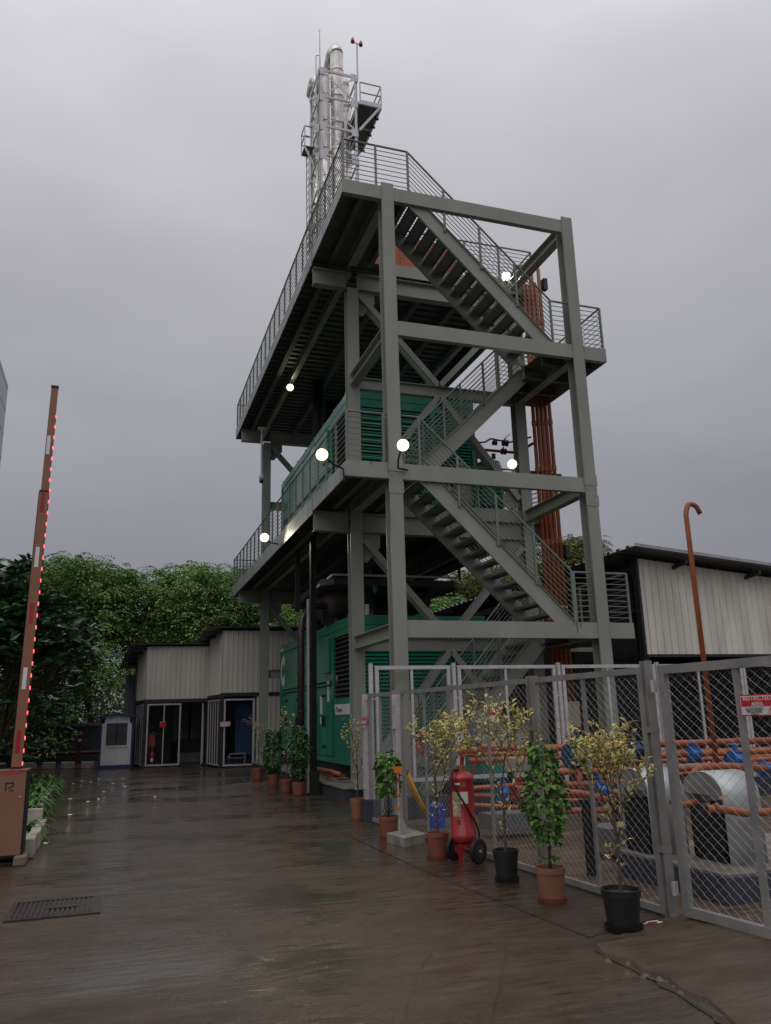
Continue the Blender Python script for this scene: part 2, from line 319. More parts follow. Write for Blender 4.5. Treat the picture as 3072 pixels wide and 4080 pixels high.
def crack(pts, w):
    g = MB(); vs = []; prev = None; P = []
    for i in range(len(pts)-1):
        a, b = Vector((*pts[i], 0)), Vector((*pts[i+1], 0)); k = max(2, int((b-a).length/.07))
        for j in range(k): P.append(a.lerp(b, j/k)+Vector((random.gauss(0, .006), random.gauss(0, .006), 0)))
    P.append(Vector((*pts[-1], 0)))
    for i, p in enumerate(P):
        d = (P[min(i+1, len(P)-1)]-P[max(i-1, 0)]).normalized(); s = Vector((-d.y, d.x, 0)); ww = w*random.uniform(.2, 1)
        vs += [(*(p+s*ww)[:2], .008), (*(p-s*ww)[:2], .008)]
    g.add(vs, [(2*i, 2*i+1, 2*i+3, 2*i+2) for i in range(len(P)-1)]); return struct('crack', g, EARTH)
crack([(-1.5, -7.75), (-1.52, -8.5), (-1.6, -9.1), (-1.75, -9.9), (-2.0, -11.2)], .03)
crack([(-3.4, -8.9), (-2.9, -7.9), (-2.5, -7.2)], .003)
crack([(-3.1, -9.3), (-2.4, -8.1), (-2.0, -7.4)], .0035)
crack([(-5.0, -3.6), (-3.9, -3.55), (-2.6, -3.45)], .0035)
# chips broken off the slab edge
for i in range(9):
    m = MB(); x, y = random.choice(rj[2:9]); x += random.uniform(-.12, .0); s = random.uniform(.012, .035)
    y += random.uniform(-.1, .1); m.add([(x-s, y-s*.7, .0), (x+s, y-s*.5, .0), (x+s*.6, y+s, .0), (x-s*.7, y+s*.8, .0), (x-s*.4, y, s*.8), (x+s*.3, y+s*.1, s*.7)], [(0, 1, 5, 4), (1, 2, 5), (2, 3, 4, 5), (3, 0, 4)])
    tag(obj('concrete_chip', m, mat('wet_chip', (.13, .105, .08), .5, 0, .3, 20)), 'small chip of broken concrete lying along the cracked ramp edge', 'rubble', 'concrete chips along the cracked edge')

# drain grating set in the road
t = thing('drain_cover', 'rectangular ribbed metal drain cover sunk in the wet road at lower left', 'drain cover', (-5.2, -4.63, 0))
m = MB(); m.box((-5.62, -5.02, .001), (-5.57, -4.24, .014)); m.box((-4.89, -5.02, .001), (-4.83, -4.24, .014)); m.box((-5.57, -5.02, .001), (-4.89, -4.98, .014)); m.box((-5.57, -4.28, .001), (-4.89, -4.24, .014)); obj('frame', m, mat('wet_iron', (.05, .04, .035), .35, .3, .3, 20), t)
src = obj('bar', MB().box((-.012, -.33, .002), (.012, .33, .012)), mat('wet_iron', (.05, .04, .035),   .3, .4, .3, 20), t, local=True); src.location = (-.34, 0, 0)
for i in range(1, 17): piece('bar', src, t, (-.34+i*.0425, 0, 0))
obj('lifting_plate', MB().box((-5.3, -4.68, .012), (-5.02, -4.6, .018)), MATS['wet_iron'], t)

# ------------------------------------------------------------------ the stair and platform tower
L1, L2, L3, L4 = 3.265, 6.151, 9.060, 12.025
T = thing('steel_platform_tower', 'tall grey green steel frame tower with zigzag stairs and two long generator platforms', 'steel tower', (0, 0, 0))
HX, YE, XR, YC, YD = -1.07, 14.9, 4.68, 2.72, 13.73
def col_(x, y, z0, z1, w=.26, d=.26, proud=0):
    m = MB(); m.ibeam((x, y, z0), (x, y, z1), w, d, .02, (0, 1, 0)); m.box((x-w/2+.01, y-d/2-.004, z0), (x+w/2-.01, y-d/2+.002, z1)); obj('column', m, STEEL, T)
for x in (-.13, 3.996-.13+.13):
    col_(x, .13, 0, 12.10); 
for y in (YC, YD):
    for x in (-.13, 3.98): col_(x, y, .25, 11.18, .27, .25)
def beam(a, b, w, h, name='beam', mt=STEEL, kind=None):
    m = MB(); m.ibeam(a, b, w, h) if kind != 'box' else m.beam(a, b, w, h); obj(name, m, mt, T)
# front frame (boxed channels)
for z, x0, x1 in ((L1, 0, XR), (L2, HX, 3.87), (L3, 0, XR), (L4, HX, 3.87)):
    zz = z-.15
    segs = [(HX, -.26)] if x0 < -.5 else []
    segs += [(.0, 3.866)]
    if x1 > 4: segs.append((4.126, XR))
    for a, b in segs:
        m = MB(); m.box((a, .02, z-.3), (b, .05, z)); m.box((a, .05, z-.3), (b, .14, z-.288)); m.box((a, .05, z-.012), (b, .14, z)); obj('fascia_beam', m, STEEL, T)
# base plates, splice plates
for x in (-.13, 3.996):
    for z in (5.0+1.15, L2-.42): obj('splice_plate', MB().box((x-.145, -.012, z-.16), (x+.145, -.004, z+.06)), STEEL, T)
RUST = mat('rust_run', (.20, .085, .03), .7, 0, .4, 14)
for x, z, h in ((3.42, L1, .24), (3.50, L1, .11), (3.36, L1, .07), (4.14, L3-.02, .12), (-.6, L2, .08)):
    m = MB(); w = .018; m.add([(x-w, .0165, z-.002), (x+w, .0165, z-.002), (x+w*.8, .0165, z-h*.5), (x+w*.2, .0165, z-h), (x-w*.3, .0165, z-h*.9), (x-w*.7, .0165, z-h*.4)], [(5, 4, 3, 2, 1, 0)]); obj('rust_stain', m, RUST, T)
for x in (-.13, 3.996):
    src = None
    for z in (L2-.5, L2-.36, L2-.22):
        for dx in (-.09, .09):
            if src is None: src = obj('bolt', MB().box((x+dx-.012, -.02, z-.012), (x+dx+.012, -.012, z+.012)), STEELG, T); s0 = (x+dx, z)
            else: piece('bolt', src, T, (x+dx-s0[0], 0, z-s0[1]))
# link beams from the stair frame back to the main columns
for x in (-.13, 3.996):
    for z in (L1, L2, L3, L4): beam((x, .27, z-.16), (x, YC-.14, z-.16), .2, .26, 'link_beam')
# cross beams at the column rows
for y in (YC, YD):
    for z in (5.64, 11.39):
        beam((HX+.03, y, z), (-.27, y, z), .2, .41, 'cross_beam'); beam((.01, y, z), (3.84, y, z), .2, .41, 'cross_beam'); beam((4.12, y, z), (XR-.02, y, z), .2, .41, 'cross_beam')
    for z in (3.08, 8.87): beam((0.01, y, z), (3.84, y, z), .16, .27, 'mid_beam')
    # braces: pairs of channels, one half above and one below the mid beam
    for z0, z1, z2 in ((.3, 3.08, 5.42), (6.2, 8.87, 11.18)):
        for xa, xb, za, zb in ((.05, 1.9, z2-.15, z1+.14), (3.8, 1.95, z2-.15, z1+.14), (1.9, .05, z1-.14, z0+.2), (1.95, 3.8, z1-.14, z0+.2)):
            m = MB(); dx = -.0
            for s in (-.075, .075): m.beam((xa, y+s*1.3, za), (xb, y+s*1.3, zb), .05, .13, (0, 1, 0) if False else (0, 0, 1))
            m.beam((xa, y, za), (xb, y, zb), .10, .012)
            obj('brace', m, STEEL, T)
        for x, s in ((.005, 1), (3.845, -1)):
            for z, k in ((z2, -1), (z0, 1)):
                m = MB(); m.extr([(x, y-.012, z), (x+s*.42, y-.012, z), (x+s*.42, y-.012, z+k*.28), (x+s*.12, y-.012, z+k*.62), (x, y-.012, z+k*.62)], (0, .014, 0)); obj('gusset_plate', m, STEEL, T)
# decks
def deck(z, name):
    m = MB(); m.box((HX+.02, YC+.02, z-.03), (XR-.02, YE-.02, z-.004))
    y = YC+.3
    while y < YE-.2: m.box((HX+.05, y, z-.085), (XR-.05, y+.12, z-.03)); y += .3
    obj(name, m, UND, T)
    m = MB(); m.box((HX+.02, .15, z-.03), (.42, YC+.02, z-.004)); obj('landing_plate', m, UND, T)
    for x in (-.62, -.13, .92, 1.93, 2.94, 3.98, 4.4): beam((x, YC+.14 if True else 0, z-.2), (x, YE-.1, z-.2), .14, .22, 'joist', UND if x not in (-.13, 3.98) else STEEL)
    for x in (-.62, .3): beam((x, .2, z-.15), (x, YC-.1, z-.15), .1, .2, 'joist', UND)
    # side fascias: the stair landing part, then the deeper main part
    obj('fascia_beam', MB().box((HX, .05, z-.3), (HX+.02, YC-.05, z)), STEELG, T)
    y = YC-.04
    while y < YE: 
        y2 = min(y+3.05, YE); obj('fascia_beam', MB().box((HX-.012, y, z-.36), (HX+.01, y2-.012, z)), STEELG, T); y = y2
    obj('fascia_beam', MB().box((XR-.01, YC-.04, z-.36), (XR+.012, YE, z)), STEELG, T); obj('fascia_beam', MB().box((HX, YE-.01, z-.36), (XR, YE+.012, z)), STEELG, T)
    obj('fascia_beam', MB().box((.9, YC-.02, z-.3), (XR-.02, YC+.0, z)), STEEL, T)
deck(L2, 'deck'); deck(L4, 'deck')
for z in (L1, L3):     # half landings on the right
    obj('landing_plate', MB().box((3.42, .15, z-.03), (XR-.02, 2.68, z-.004)), UND, T)
    for y in (.6, 1.35, 2.1): beam((3.45, y, z-.15), (XR-.03, y, z-.15), .1, .2, 'joist', UND)
    obj('fascia_beam', MB().box((XR-.015, .06, z-.3), (XR, 2.7, z)), STEEL, T); obj('fascia_beam', MB().box((3.42, 2.69, z-.3), (XR-.02, 2.705, z)), STEEL, T)
    obj('fascia_beam', MB().box((3.40, 1.28, z-.28), (3.42, 2.66, z)), STEEL, T)
# stairs
def flight(xt, zt, xb, zb, y0, y1, nst=14):
    f = MB(); d = Vector((xb-xt, 0, zb-zt)); F = None
    for y in (y0, y1):
        m = MB(); s = 1 if xb > xt else -1
        m.extr([(xt-s*.38, y-.006, zt-.02), (xt+s*.07, y-.006, zt-.02), (xb+s*.07, y-.006, zb-.01), (xb-s*.38, y-.006, zb-.01)], (0, .012, 0))
        if F is None: F = obj('stair_flight', m, STEEL, T)
        else: obj('stringer', m, STEEL, F)
        # flanges of the channel, turned outward
        m = MB(); o = -.05 if y == y0 else .05
        a0 = Vector((xt+s*.07, y, zt-.02)); a1 = Vector((xb+s*.07, y, zb-.01)); m.beam(a0+Vector((0, o/2, 0)), a1+Vector((0, o/2, 0)), .05, .01)
        b0 = Vector((xt-s*.38, y, zt-.02)); b1 = Vector((xb-s*.38, y, zb-.01)); m.beam(b0+Vector((0, o/2, 0)), b1+Vector((0, o/2, 0)), .05, .01)
        obj('stringer_flange', m, STEEL, F)
    src = None
    for i in range(1, nst):
        k = i/nst; x = xt+(xb-xt)*k-s*.1; z = zt+(zb-zt)*k
        if src is None:
            m = MB(); m.box((x-.135, y0+.008, z-.006), (x+.135, y1-.008, z)); m.box((x-.135, y0+.008, z-.05), (x-.129, y1-.008, z-.006)); m.box((x+.129, y0+.008, z-.05), (x+.135, y1-.008, z-.006))
            src = obj('tread', m, TREAD, F); x0_, z0_ = x, z
        else: piece('tread', src, F, (x-x0_, 0, z-z0_))
flight(.42, L4, 3.40, L3, .10, 1.22); flight(3.42, L3, .45, L2, 1.44, 2.56); flight(.45, L2, 3.38, L1, .10, 1.22); flight(3.4, L1, .45, .05, 1.44, 2.56, 15)
# railings
HR = .97
POSTS = set()
def rail(pts, posts=None, nr=9, step=1.15, topm=RAIL, toppost=None):
    """pts: base line of the railing; rails run parallel to it"""
    P = [Vector(p) for p in pts]; F = None
    m = MB(); m.tube([p+Vector((0, 0, HR)) for p in P], .021, 6); F = obj('railing', m, topm, T)
    for i in range(nr-1):
        m = MB(); h = .1+i*(HR-.1)/(nr-1)
        m.tube([p+Vector((0, 0, h)) for p in P], .0085, 5); obj('rail', m, RAIL, F)
    for a, b in zip(P, P[1:]):
        Ln = (Vector((b.x, b.y, 0))-Vector((a.x, a.y, 0))).length; k = max(1, round(Ln/step))
        ps = [a.lerp(b, j/k) for j in range(k+(1 if b is P[-1] or b == P[-1] else 0))]
        for p in ps:
            key = (round(p.x, 1), round(p.y, 1), round(p.z*2))
            if key in POSTS: continue
            POSTS.add(key)
            m = MB(); m.box((p.x-.02, p.y-.02, p.z-.03), (p.x+.02, p.y+.02, p.z+HR)); obj('post', m, RAIL, F)
for z, xs in ((L4, .35), (L2, .38)):
    rail([(HX+.03, .07, z), (xs, .07, z)], step=.68)
    for y in range(5): 
        a = .07+y*2.96; rail([(HX+.03, a, z), (HX+.03, a+2.96, z)], step=.8)
    rail([(HX+.03, YE-.05, z), (XR-.03, YE-.05, z)], step=1.1)
    for y in range(4):
        a = YC+y*3.03; rail([(XR-.03, a, z), (XR-.03, a+3.03, z)], step=1.0)
    rail([(.95, YC-.01, z), (XR-.03, YC-.01, z)], step=1.0)
rail([(.35, .07, L4+.0), (3.45, .07, L3+.02)], step=.85); rail([(.38, .07, L2), (3.42, .07, L1+.02)], step=.85)
rail([(.5, 1.26, L4+.0), (3.4, 1.26, L3+.02)], step=.95); rail([(.5, 1.26, L2), (3.4, 1.26, L1+.02)], step=.95)
for zt, zb in ((L3, L2), (L1, .05)):
    rail([(3.42, 1.38, zt+.05), (.5, 1.38, zb)], step=.95); rail([(3.42, 2.62, zt+.05), (.5, 2.62, zb)], step=.95)
for z in (L1, L3):
    rail([(3.46, .07, z), (XR-.03, .07, z)], step=.62); rail([(XR-.03, .07, z), (XR-.03, 2.64, z)], step=.86); rail([(XR-.03, 2.66, z), (3.5, 2.66, z)], step=.6)

# ------------------------------------------------------------------ generator enclosures
def genset(zb, zt, label, lower):
    x0, x1, y0, y1 = .3, 3.66, 4.5, 13.2
    G = thing('generator_enclosure', label, 'generator', (x0, y0, zb), 'green generator enclosures, one above the other')
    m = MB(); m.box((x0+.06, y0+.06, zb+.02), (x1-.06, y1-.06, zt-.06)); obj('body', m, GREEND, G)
    m = MB(); m.box((x0, y0, zt-.22), (x1, y1, zt)); obj('roof_rim', m, GREEN, G, bevel=.012)
    m = MB(); m.box((x0, y0, zb), (x1, y1, zb+.12)); obj('base_frame', m, GREEN if lower else GREEN, G)
    for x in (x0, x1-.1):
        for y in (y0, y1-.1): obj('corner_post', MB().box((x, y, zb+.12), (x+.1, y+.1, zt-.22)), GREEN, G)
    for y in [y0+.4+i*1.15 for i in range(8)]: obj('lifting_lug', MB().box((x0+.02, y, zt), (x0+.06, y+.08, zt+.07)), GREEN, G)
    # front: three louvre bays
    bays = [(x0+.14, x0+1.16), (x0+1.26, x0+2.16), (x0+2.26, x1-.14)]
    for a, b in bays: 
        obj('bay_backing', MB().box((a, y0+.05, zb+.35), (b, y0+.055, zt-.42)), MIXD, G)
    for a, b in ((x0+1.16, x0+1.26), (x0+2.16, x0+2.26)): obj('mullion', MB().box((a, y0+.005, zb+.12), (b, y0+.06, zt-.22)), GREEN, G)
    obj('upper_panel', MB().box((x0+.1, y0+.012, zt-.42), (x1-.1, y0+.06, zt-.225)), GREEN, G); obj('lower_panel', MB().box((x0+.1, y0+.012, zb+.125), (x1-.1, y0+.06, zb+.35)), GREEN, G)
    for a, b in bays:
        src = None; z = zb+.37; zz = z
        while z < zt-.5:
            if src is None:
                m = MB(); m.add([(a, y0-.005, z), (b, y0-.005, z), (b, y0+.045, z+.055), (a, y0+.045, z+.055), (a, y0-.005, z+.012), (b, y0-.005, z+.012), (b, y0+.045, z+.067), (a, y0+.045, z+.067)], [(0, 1, 5, 4), (4, 5, 6, 7), (3, 2, 1, 0), (0, 4, 7, 3), (1, 2, 6, 5)])
                src = obj('louvre_slat', m, GREEN, G)
            else: piece('louvre_slat', src, G, (0, 0, z-zz))
            z += .085
    # left side: black intake grille, panels and doors
    xs = x0-.002
    gy0, gy1, gz0, gz1 = y0+.28, y0+1.75, zb+1.55, zt-.38
    obj('grille_backing', MB().box((x0+.045, gy0, gz0), (x0+.055, gy1, gz1)), BLACK, G)
    src = None; z = gz0+.02
    while z < gz1-.05:
        if src is None:
            z00 = z; m = MB(); m.add([(x0-.012, gy0, z), (x0-.012, gy1, z), (x0+.04, gy1, z+.05), (x0+.04, gy0, z+.05), (x0-.012, gy0, z+.012), (x0-.012, gy1, z+.012)], [(0, 1, 2, 3), (0, 4, 5, 1), (4, 3, 2, 5)]); src = obj('grille_slat', m, DGREY, G)
        else: piece('grille_slat', src, G, (0, 0, z-z00))
        z += .11
    obj('side_panel', MB().box((x0+.01, y0+.1, zb+.12), (x0+.06, y0+1.85, zb+1.5)), GREEN, G); obj('side_panel', MB().box((x0+.01, y0+1.8, zb+1.5), (x0+.06, y0+2.0, zt-.22)), GREEN, G)
    obj('side_panel', MB().box((x0+.01, y0+.1, zt-.38), (x0+.06, y0+1.8, zt-.225)), GREEN, G); obj('side_panel', MB().box((x0+.01, y0+.1, zb+1.5), (x0+.06, y0+.28, zt-.38)), GREEN, G)
    y = y0+2.0; i = 0
    while y < y1-.3:
        y2 = min(y+1.6, y1-.11); mid = (y+y2)/2
        obj('side_panel', MB().box((x0+.012, y+.012, zb+1.95), (x0+.06, y2-.012, zt-.24)), GREEN, G, bevel=.006)
        for a, b in ((y+.012, mid-.008), (mid+.008, y2-.012)):
            d = obj('door', MB().box((x0+.012, a, zb+.14), (x0+.06, b, zb+1.82)), GREEN, G, bevel=.006)
            hy = b-.1 if a < mid-.3 else a+.1
            obj('handle', MB().box((x0-.025, hy-.03, zb+.85), (x0+.012, hy+.03, zb+1.1)), BLACK, d)
            for hz in (.35, 1.6): obj('latch', MB().lathe([(0, -.01), (.035, -.01), (.035, .03), (0, .03)], (0, 0, 0), 8), BLACK, d, local=True).matrix_local = Matrix.Translation((-.01, hy-y0, hz+.0)) @ Matrix.Rotation(R(90), 4, 'Y')
        obj('drip_rail', MB().box((x0-.05, y+.02, zb+1.85), (x0+.03, y2-.02, zb+1.885)), GREEN, G)
        y = y2; i += 1
    # projecting cover plate
    obj('cover_plate', MB().box((x0-.06, y0+2.05, zb+2.15), (x0+.01, y0+2.6, zt-.35)), GREEN, G, bevel=.01)
    return G, x0, y0, zb, zt
G, x0, y0, zb, zt = genset(.57, 3.92, 'lower green generator enclosure on the ground plinth with white stripe on its side', True)
# white band with the word on it, wrapping the near corner
obj('white_band', MB().extr([(x0-.001, y0, zb+1.12), (x0-.001, y0+1.62, zb+1.12), (x0-.001, y0+1.72, zb+1.36), (x0-.001, y0, zb+1.36)], (.012, 0, 0)), WHITE, G)
text('lettering', 'Power', .2, (x0-.005, y0+1.52, zb+1.17), (0, -1, 0), (0, 0, 1), MATS['dark_trim'], G, .01)
obj('warning_label', MB().box((x0+.004, y0+1.42, zb+1.86), (x0+.011, y0+1.58, zb+1.96)), REDS, G); obj('notice_label', MB().box((x0+.004, y0+1.42, zb+1.965), (x0+.011, y0+1.58, zb+2.05)), PAPER, G)
for yy, z_, w, h in ((2.25, 1.75, .28, .5), (3.0, 1.2, .3, .18), (3.0, 1.45, .3, .45)): obj('notice_label', MB().box((x0+.002, y0+yy, zb+z_-.3), (x0+.011, y0+yy+w*.7, zb+z_-.3+h)), PAPER, G)
text('logo', 'C', 1.15, (x0+.002, 13.05, zb+2.15), (0, -1, 0), (0, 0, 1), WHITE, G, .07, sx=.8)
obj('notice_label', MB().box((x0+.0, y0+8.1, zt-.17), (x0-.004, y0+8.6, zt-.07)), PAPER, G)
obj('notice_label', MB().box((x0+.004, y0+3.6, zt-.75), (x0+.011, y0+4.1, zt-.35)), PAPER, G)
G2, *_ = genset(6.17, 9.52, 'upper green generator enclosure on the second level deck behind the railing', False)
obj('notice_label', MB().box((x0+.004, y0+3.7, 9.0), (x0+.011, y0+4.2, 9.28)), PAPER, G2)
obj('round_label', MB().lathe([(0, 0), (.22, 0), (.22, .006), (0, .006)], (0, 0, 0), 18), PAPER, G2, local=True).matrix_local = Matrix.Translation((-.002, 8.3, 2.1)) @ Matrix.Rotation(R(90), 4, 'Y')

for x, y in ((.75, 9.6), (1.6, 11.2)): obj('exhaust_pipe', MB().tube([(x, y, 9.4), (x, y, 11.9)], .17, 14), BLACK, G2, smooth=True)
# plinth, skids, planks under the lower generator
g = MB(); g.prism([(-.36, 2.95), (4.6, 2.95), (4.6, 14.4), (-.36, 14.4)], 0, .235); P_ = struct('plinth', g, PLIN)
g = MB(); g.box((-.39, 2.92, .235), (4.63, 14.43, .262)); obj('plinth_top', g, PLTOP, P_)
t = thing('generator_skid', 'low dark steel skid frame under the lower generator', 'skid frame', (.3, 4.5, .26))
for x in (.45, 2.0, 3.5): obj('skid_beam', MB().ibeam((x, 4.55, .415), (x, 13.1, .415), .15, .30), DGREY, t)
for y in (5, 7, 9, 11): obj('cross_member', MB().box((.55, y, .3), (3.4, y+.12, .5)), DGREY, t)
pl = ['lowest grey plank in the stack under the generator', 'second grey plank in the stack under the generator', 'reddish wet plank on top of the stack under the generator']
for i in range(3): tag(obj('plank', MB().box((-.18-.0, 4.2+.3*i, .264+i*.045), (.16, 7.6-.4*i, .302+i*.045)), WOOD if i == 2 else PLTOP), pl[i], 'plank', 'planks beneath the lower generator')
m = MB(); m.tube([(-.1, 4.3, .44), (-.08, 5.2, .45), (-.12, 6.4, .44)], .05, 8); tag(obj('rusty_pipe', m, REDP, smooth=True), 'short rusty pipe lying on the planks below the generator', 'pipe')

# exhaust silencer and duct over the lower generator, dark
t = thing('exhaust_silencer', 'dark insulated exhaust silencer lying above the lower generator roof', 'silencer', (1.2, 8.5, 3.92))
obj('shell', MB().tube([(.5, 6.2, 4.55), (.5, 6.35, 4.55), (.5, 8.9, 4.55), (.5, 9.05, 4.55)], [.18, .42, .42, .18], 16), mat('silencer_cladding', (.10, .085, .075), .45, .3, .4, 2), t, smooth=True)
obj('shell', MB().tube([(2.4, 5.6, 4.5), (2.4, 5.75, 4.5), (2.4, 8.4, 4.5), (2.4, 8.5, 4.5)], [.15, .36, .36, .15], 16), DGREY, t, smooth=True)
for y in (6.6, 8.4): obj('saddle', MB().box((.1, y, 3.92), (.9, y+.08, 4.3)), DGREY, t)
for x in (.62, .95): obj('exhaust_stub', MB().tube([(x, 5.5, 3.92), (x, 5.5, 4.3)], .07, 8), MATS['aged_canopy_metal'], t)
t = thing('cable_tray', 'dark ceiling duct tray with pale rim hanging above the lower generator', 'cable tray', (1.5, 5.5, 4.9))
obj('tray', MB().prism([(-.25, 5.3), (-.0, 5.0), (3.1, 5.0), (3.35, 5.3), (3.2, 9.5), (-.1, 9.5)], 4.70, 4.86), DGREY, t)
rim = [(-.3, 5.5, 4.70), (-.03, 5.0, 4.93), (1.5, 4.99, 4.94), (3.2, 4.98, 4.94), (3.4, 5.2, 4.88)]
for a, b in zip(rim, rim[1:]): obj('rim', MB().beam(a, b, .03, .05), GALV, t)
for x in (.9, 2.1, 3.25): obj('hanger', MB().box((x, 5.02, 4.9), (x+.05, 5.08, 5.8)), DGREY, t)
obj('hanger_rod', MB().box((3.1, 5.1, 4.5), (3.14, 5.14, 4.9)), BLACK, t); obj('bottom_bar', MB().beam((2.2, 5.2, 4.52), (3.2, 5.2, 4.52), .04, .04), BLACK, t)

# downpipes and black posts on the left of the platforms
t = thing('black_channel_post', 'tall black steel channel post standing on the wet apron before the generator', 'post', (-.57, 4.84, 0))
m = MB(); m.ibeam((-.55, 4.86, 0), (-.55, 4.86, 5.8), .16, .13, .012, (1, 0, 0)); obj('post', m, BLACK, t)
obj('conduit', MB().box((-.70, 4.8, .05), (-.655, 4.85, 4.3)), GALV, t); obj('foot', MB().box((-.66, 4.74, 0), (-.44, 4.98, .5)), BLACK, t)
t = thing('dark_vent_pipe', 'dark brown pipe with a bent top running up beside the black post', 'pipe', (-.6, 5.9, 0))
obj('pipe', MB().tube([(-.6, 5.9, 0), (-.6, 5.9, 3.7), (-.56, 5.95, 3.95), (-.4, 6.1, 4.2), (-.1, 6.3, 4.35), (.4, 6.5, 4.4)], .085, 10), mat('dark_brown_pipe', (.035, .022, .02), .4), t, smooth=True)
for z in (.9, 1.8, 2.7, 3.5): obj('clamp', MB().lathe([(.085, -.02), (.1, -.02), (.1, .02), (.085, .02)], (-.6, 5.9, z), 10), DGREY, t)
t = thing('drop_post', 'thin black post behind the downpipe under the second deck edge', 'post', (-.6, 6.3, 0)); obj('post', MB().box((-.66, 6.26, 4.2), (-.55, 6.34, 5.75)), BLACK, t)

# cctv camera under the top deck
t = thing('cctv_camera', 'small white security camera hanging on a thin pole below the top deck', 'security camera', (-.42, 12.9, 11.4))
obj('pole', MB().tube([(-.45, 12.9, 11.4), (-.45, 12.9, 9.7)], .035, 8), WHITE, t); obj('ceiling_mount', MB().lathe([(0, 0), (.14, 0), (.14, .06), (0, .06)], (-.45, 12.9, 11.38)), WHITE, t)
obj('housing', MB().lathe([(0, .0), (.07, .02), (.09, .1), (.09, .16), (0, .16)], (-.45, 12.9, 9.55), 12), WHITE, t, smooth=True); obj('dome', MB().lathe([(0, -.1), (.06, -.07), (.08, 0), (0, .0)], (-.45, 12.9, 9.53), 12), BLACK, t, smooth=True)

# ------------------------------------------------------------------ exhaust stack
K = thing('exhaust_stack', 'silver exhaust chimney of four steel flues inside a white lattice frame on the roof deck', 'chimney', (1.65, 10.75, L4))
sx0, sx1, sy0, sy1, sb, st = .96, 2.36, 10.0, 11.5, L4, 24.25
for x in (sx0, sx1):
    for y in (sy0, sy1):
        m = MB(); dx = .1 if x == sx0 else -.1; dy = .1 if y == sy0 else -.1
        m.box((x, y, sb), (x+dx, y+dy*.12, st)); m.box((x, y, sb), (x+dx*.12, y+dy, st)); obj('lattice_leg', m, STACKW, K)
nodes = [24.2, 23.08, 21.85, 20.66, 19.46, 18.26, 17.06, 15.86, 14.66, 13.46, 12.3]
def face(a, b, o, light=True):      # a,b corner points (x,y); o outward
    A = Vector((*a, 0)); B = Vector((*b, 0)); d = (B-A).normalized(); ov = Vector((*o, 0))*.02; mt = STACKW
    for i in range(len(nodes)-1):
        z1, z0 = nodes[i], nodes[i+1]; up = Vector((0, 0, 1)); g = .13
        for p, q in (((A+d*g)+up*(z1-.1), (B-d*g)+up*(z0+.1)), ((A+d*g)+up*(z0+.1), (B-d*g)+up*(z1-.1))):
            m = MB(); q2 = q+ov*(1 if p.z > q.z else .4); p2 = p+ov*(1 if p.z > q.z else .4); m.beam(p2, q2, .012, .05, Vector((0, 0, 1))); obj('lattice_brace', m, mt, K)
        m = MB(); mid = (A+B)/2+up*(z0+z1)/2+ov*1.2; m.extr([mid-d*.16+up*.02, mid-d*.08+up*.10, mid+d*.16-up*.02, mid+d*.08-up*.10], ov*.3); obj('gusset_plate', m, mt, K)
        if True:
            for p in (A+d*.0, B-d*.24):
                m = MB(); q = p+up*(z1-.19)+ov; m.extr([q, q+d*.24, q+d*.24+up*.3, q+up*.3], ov*.4); obj('gusset_plate', m, mt, K)
        p, q = A+d*.1+up*z1+ov*.2, B-d*.1+up*z1+ov*.2; m = MB(); m.beam(p, q, .05, .09 if i % 2 == 0 else .05); obj('lattice_strut', m, mt, K)
face((sx0, sy0), (sx1, sy0), (0, -1)); face((sx0, sy1), (sx0, sy0), (-1, 0)); face((sx1, sy0), (sx1, sy1), (1, 0)); 
def flue(x, y, top, r, bend, base=12.6):
    m = MB(); m.tube([(x, y, base), (x, y, top-.5)], r, 20)
    F = obj('flue', m, STAIN, K, smooth=True)
    bx, by = bend; pts = [(x+bx*(1-math.cos(a)), y+by*(1-math.cos(a)), top-.5+.42*math.sin(a)) for a in [math.pi*k/10 for k in range(0, 9)]]
    pts += [(pts[-1][0]+bx*.25, pts[-1][1]+by*.25, pts[-1][2]-.35)]
    obj('flue_bend', MB().tube(pts, r+.004, 20), STAIN, F, smooth=True)
    z = base+.6
    while z < top-.4: obj('band', MB().lathe([(r-.002, -.012), (r+.01, -.012), (r+.01, .012), (r-.002, .012)], (x, y, z), 20), STAIN, F, smooth=False); z += 1.15
    for k, p in enumerate(pts[1:8:2]): pass
flue(1.73, 10.45, 25.95, .24, (-.035, .34)); flue(1.27, 10.42, 24.75, .165, (-.02, .28)); flue(2.1, 10.85, 24.95, .2, (.07, .28)); flue(1.15, 11.15, 25.05, .17, (-.06, .22))
for z in (23.6, 21.4, 19.1, 16.8, 14.5):
    for y in (10.72,): obj('support_beam', MB().ibeam((sx0+.02, y, z), (sx1-.02, y, z), .07, .1, .01), STACKW, K)
# right hand maintenance platform
pd = obj('side_platform', MB().box((2.44, 9.98, 23.16), (3.28, 12.4, 23.19)), UND, K)
for y in (10.0, 11.2, 12.38): obj('edge_beam', MB().beam((2.4, y, 23.15), (3.28, y, 23.15), .05, .1), STACKW, pd)
obj('edge_beam', MB().beam((3.27, 10.03, 23.15), (3.27, 12.36, 23.15), .05, .1), STACKW, pd)
for y in (10.0, 12.38): obj('strut', MB().beam((2.42, y, 21.98), (3.2, y, 23.1), .06, .08), STACKW, pd)
for a, b in (((2.47, 10.0), (3.27, 10.0)), ((3.27, 10.0), (3.27, 12.38)), ((3.27, 12.38), (2.47, 12.38))):
    for h in (.42, .85): obj('rail', MB().tube([(*a, 23.2+h), (*b, 23.2+h)], .024, 6), GALV, pd)
    obj('toe_board', MB().beam((*a, 23.25), (*b, 23.25), .01, .1), STACKW, pd)
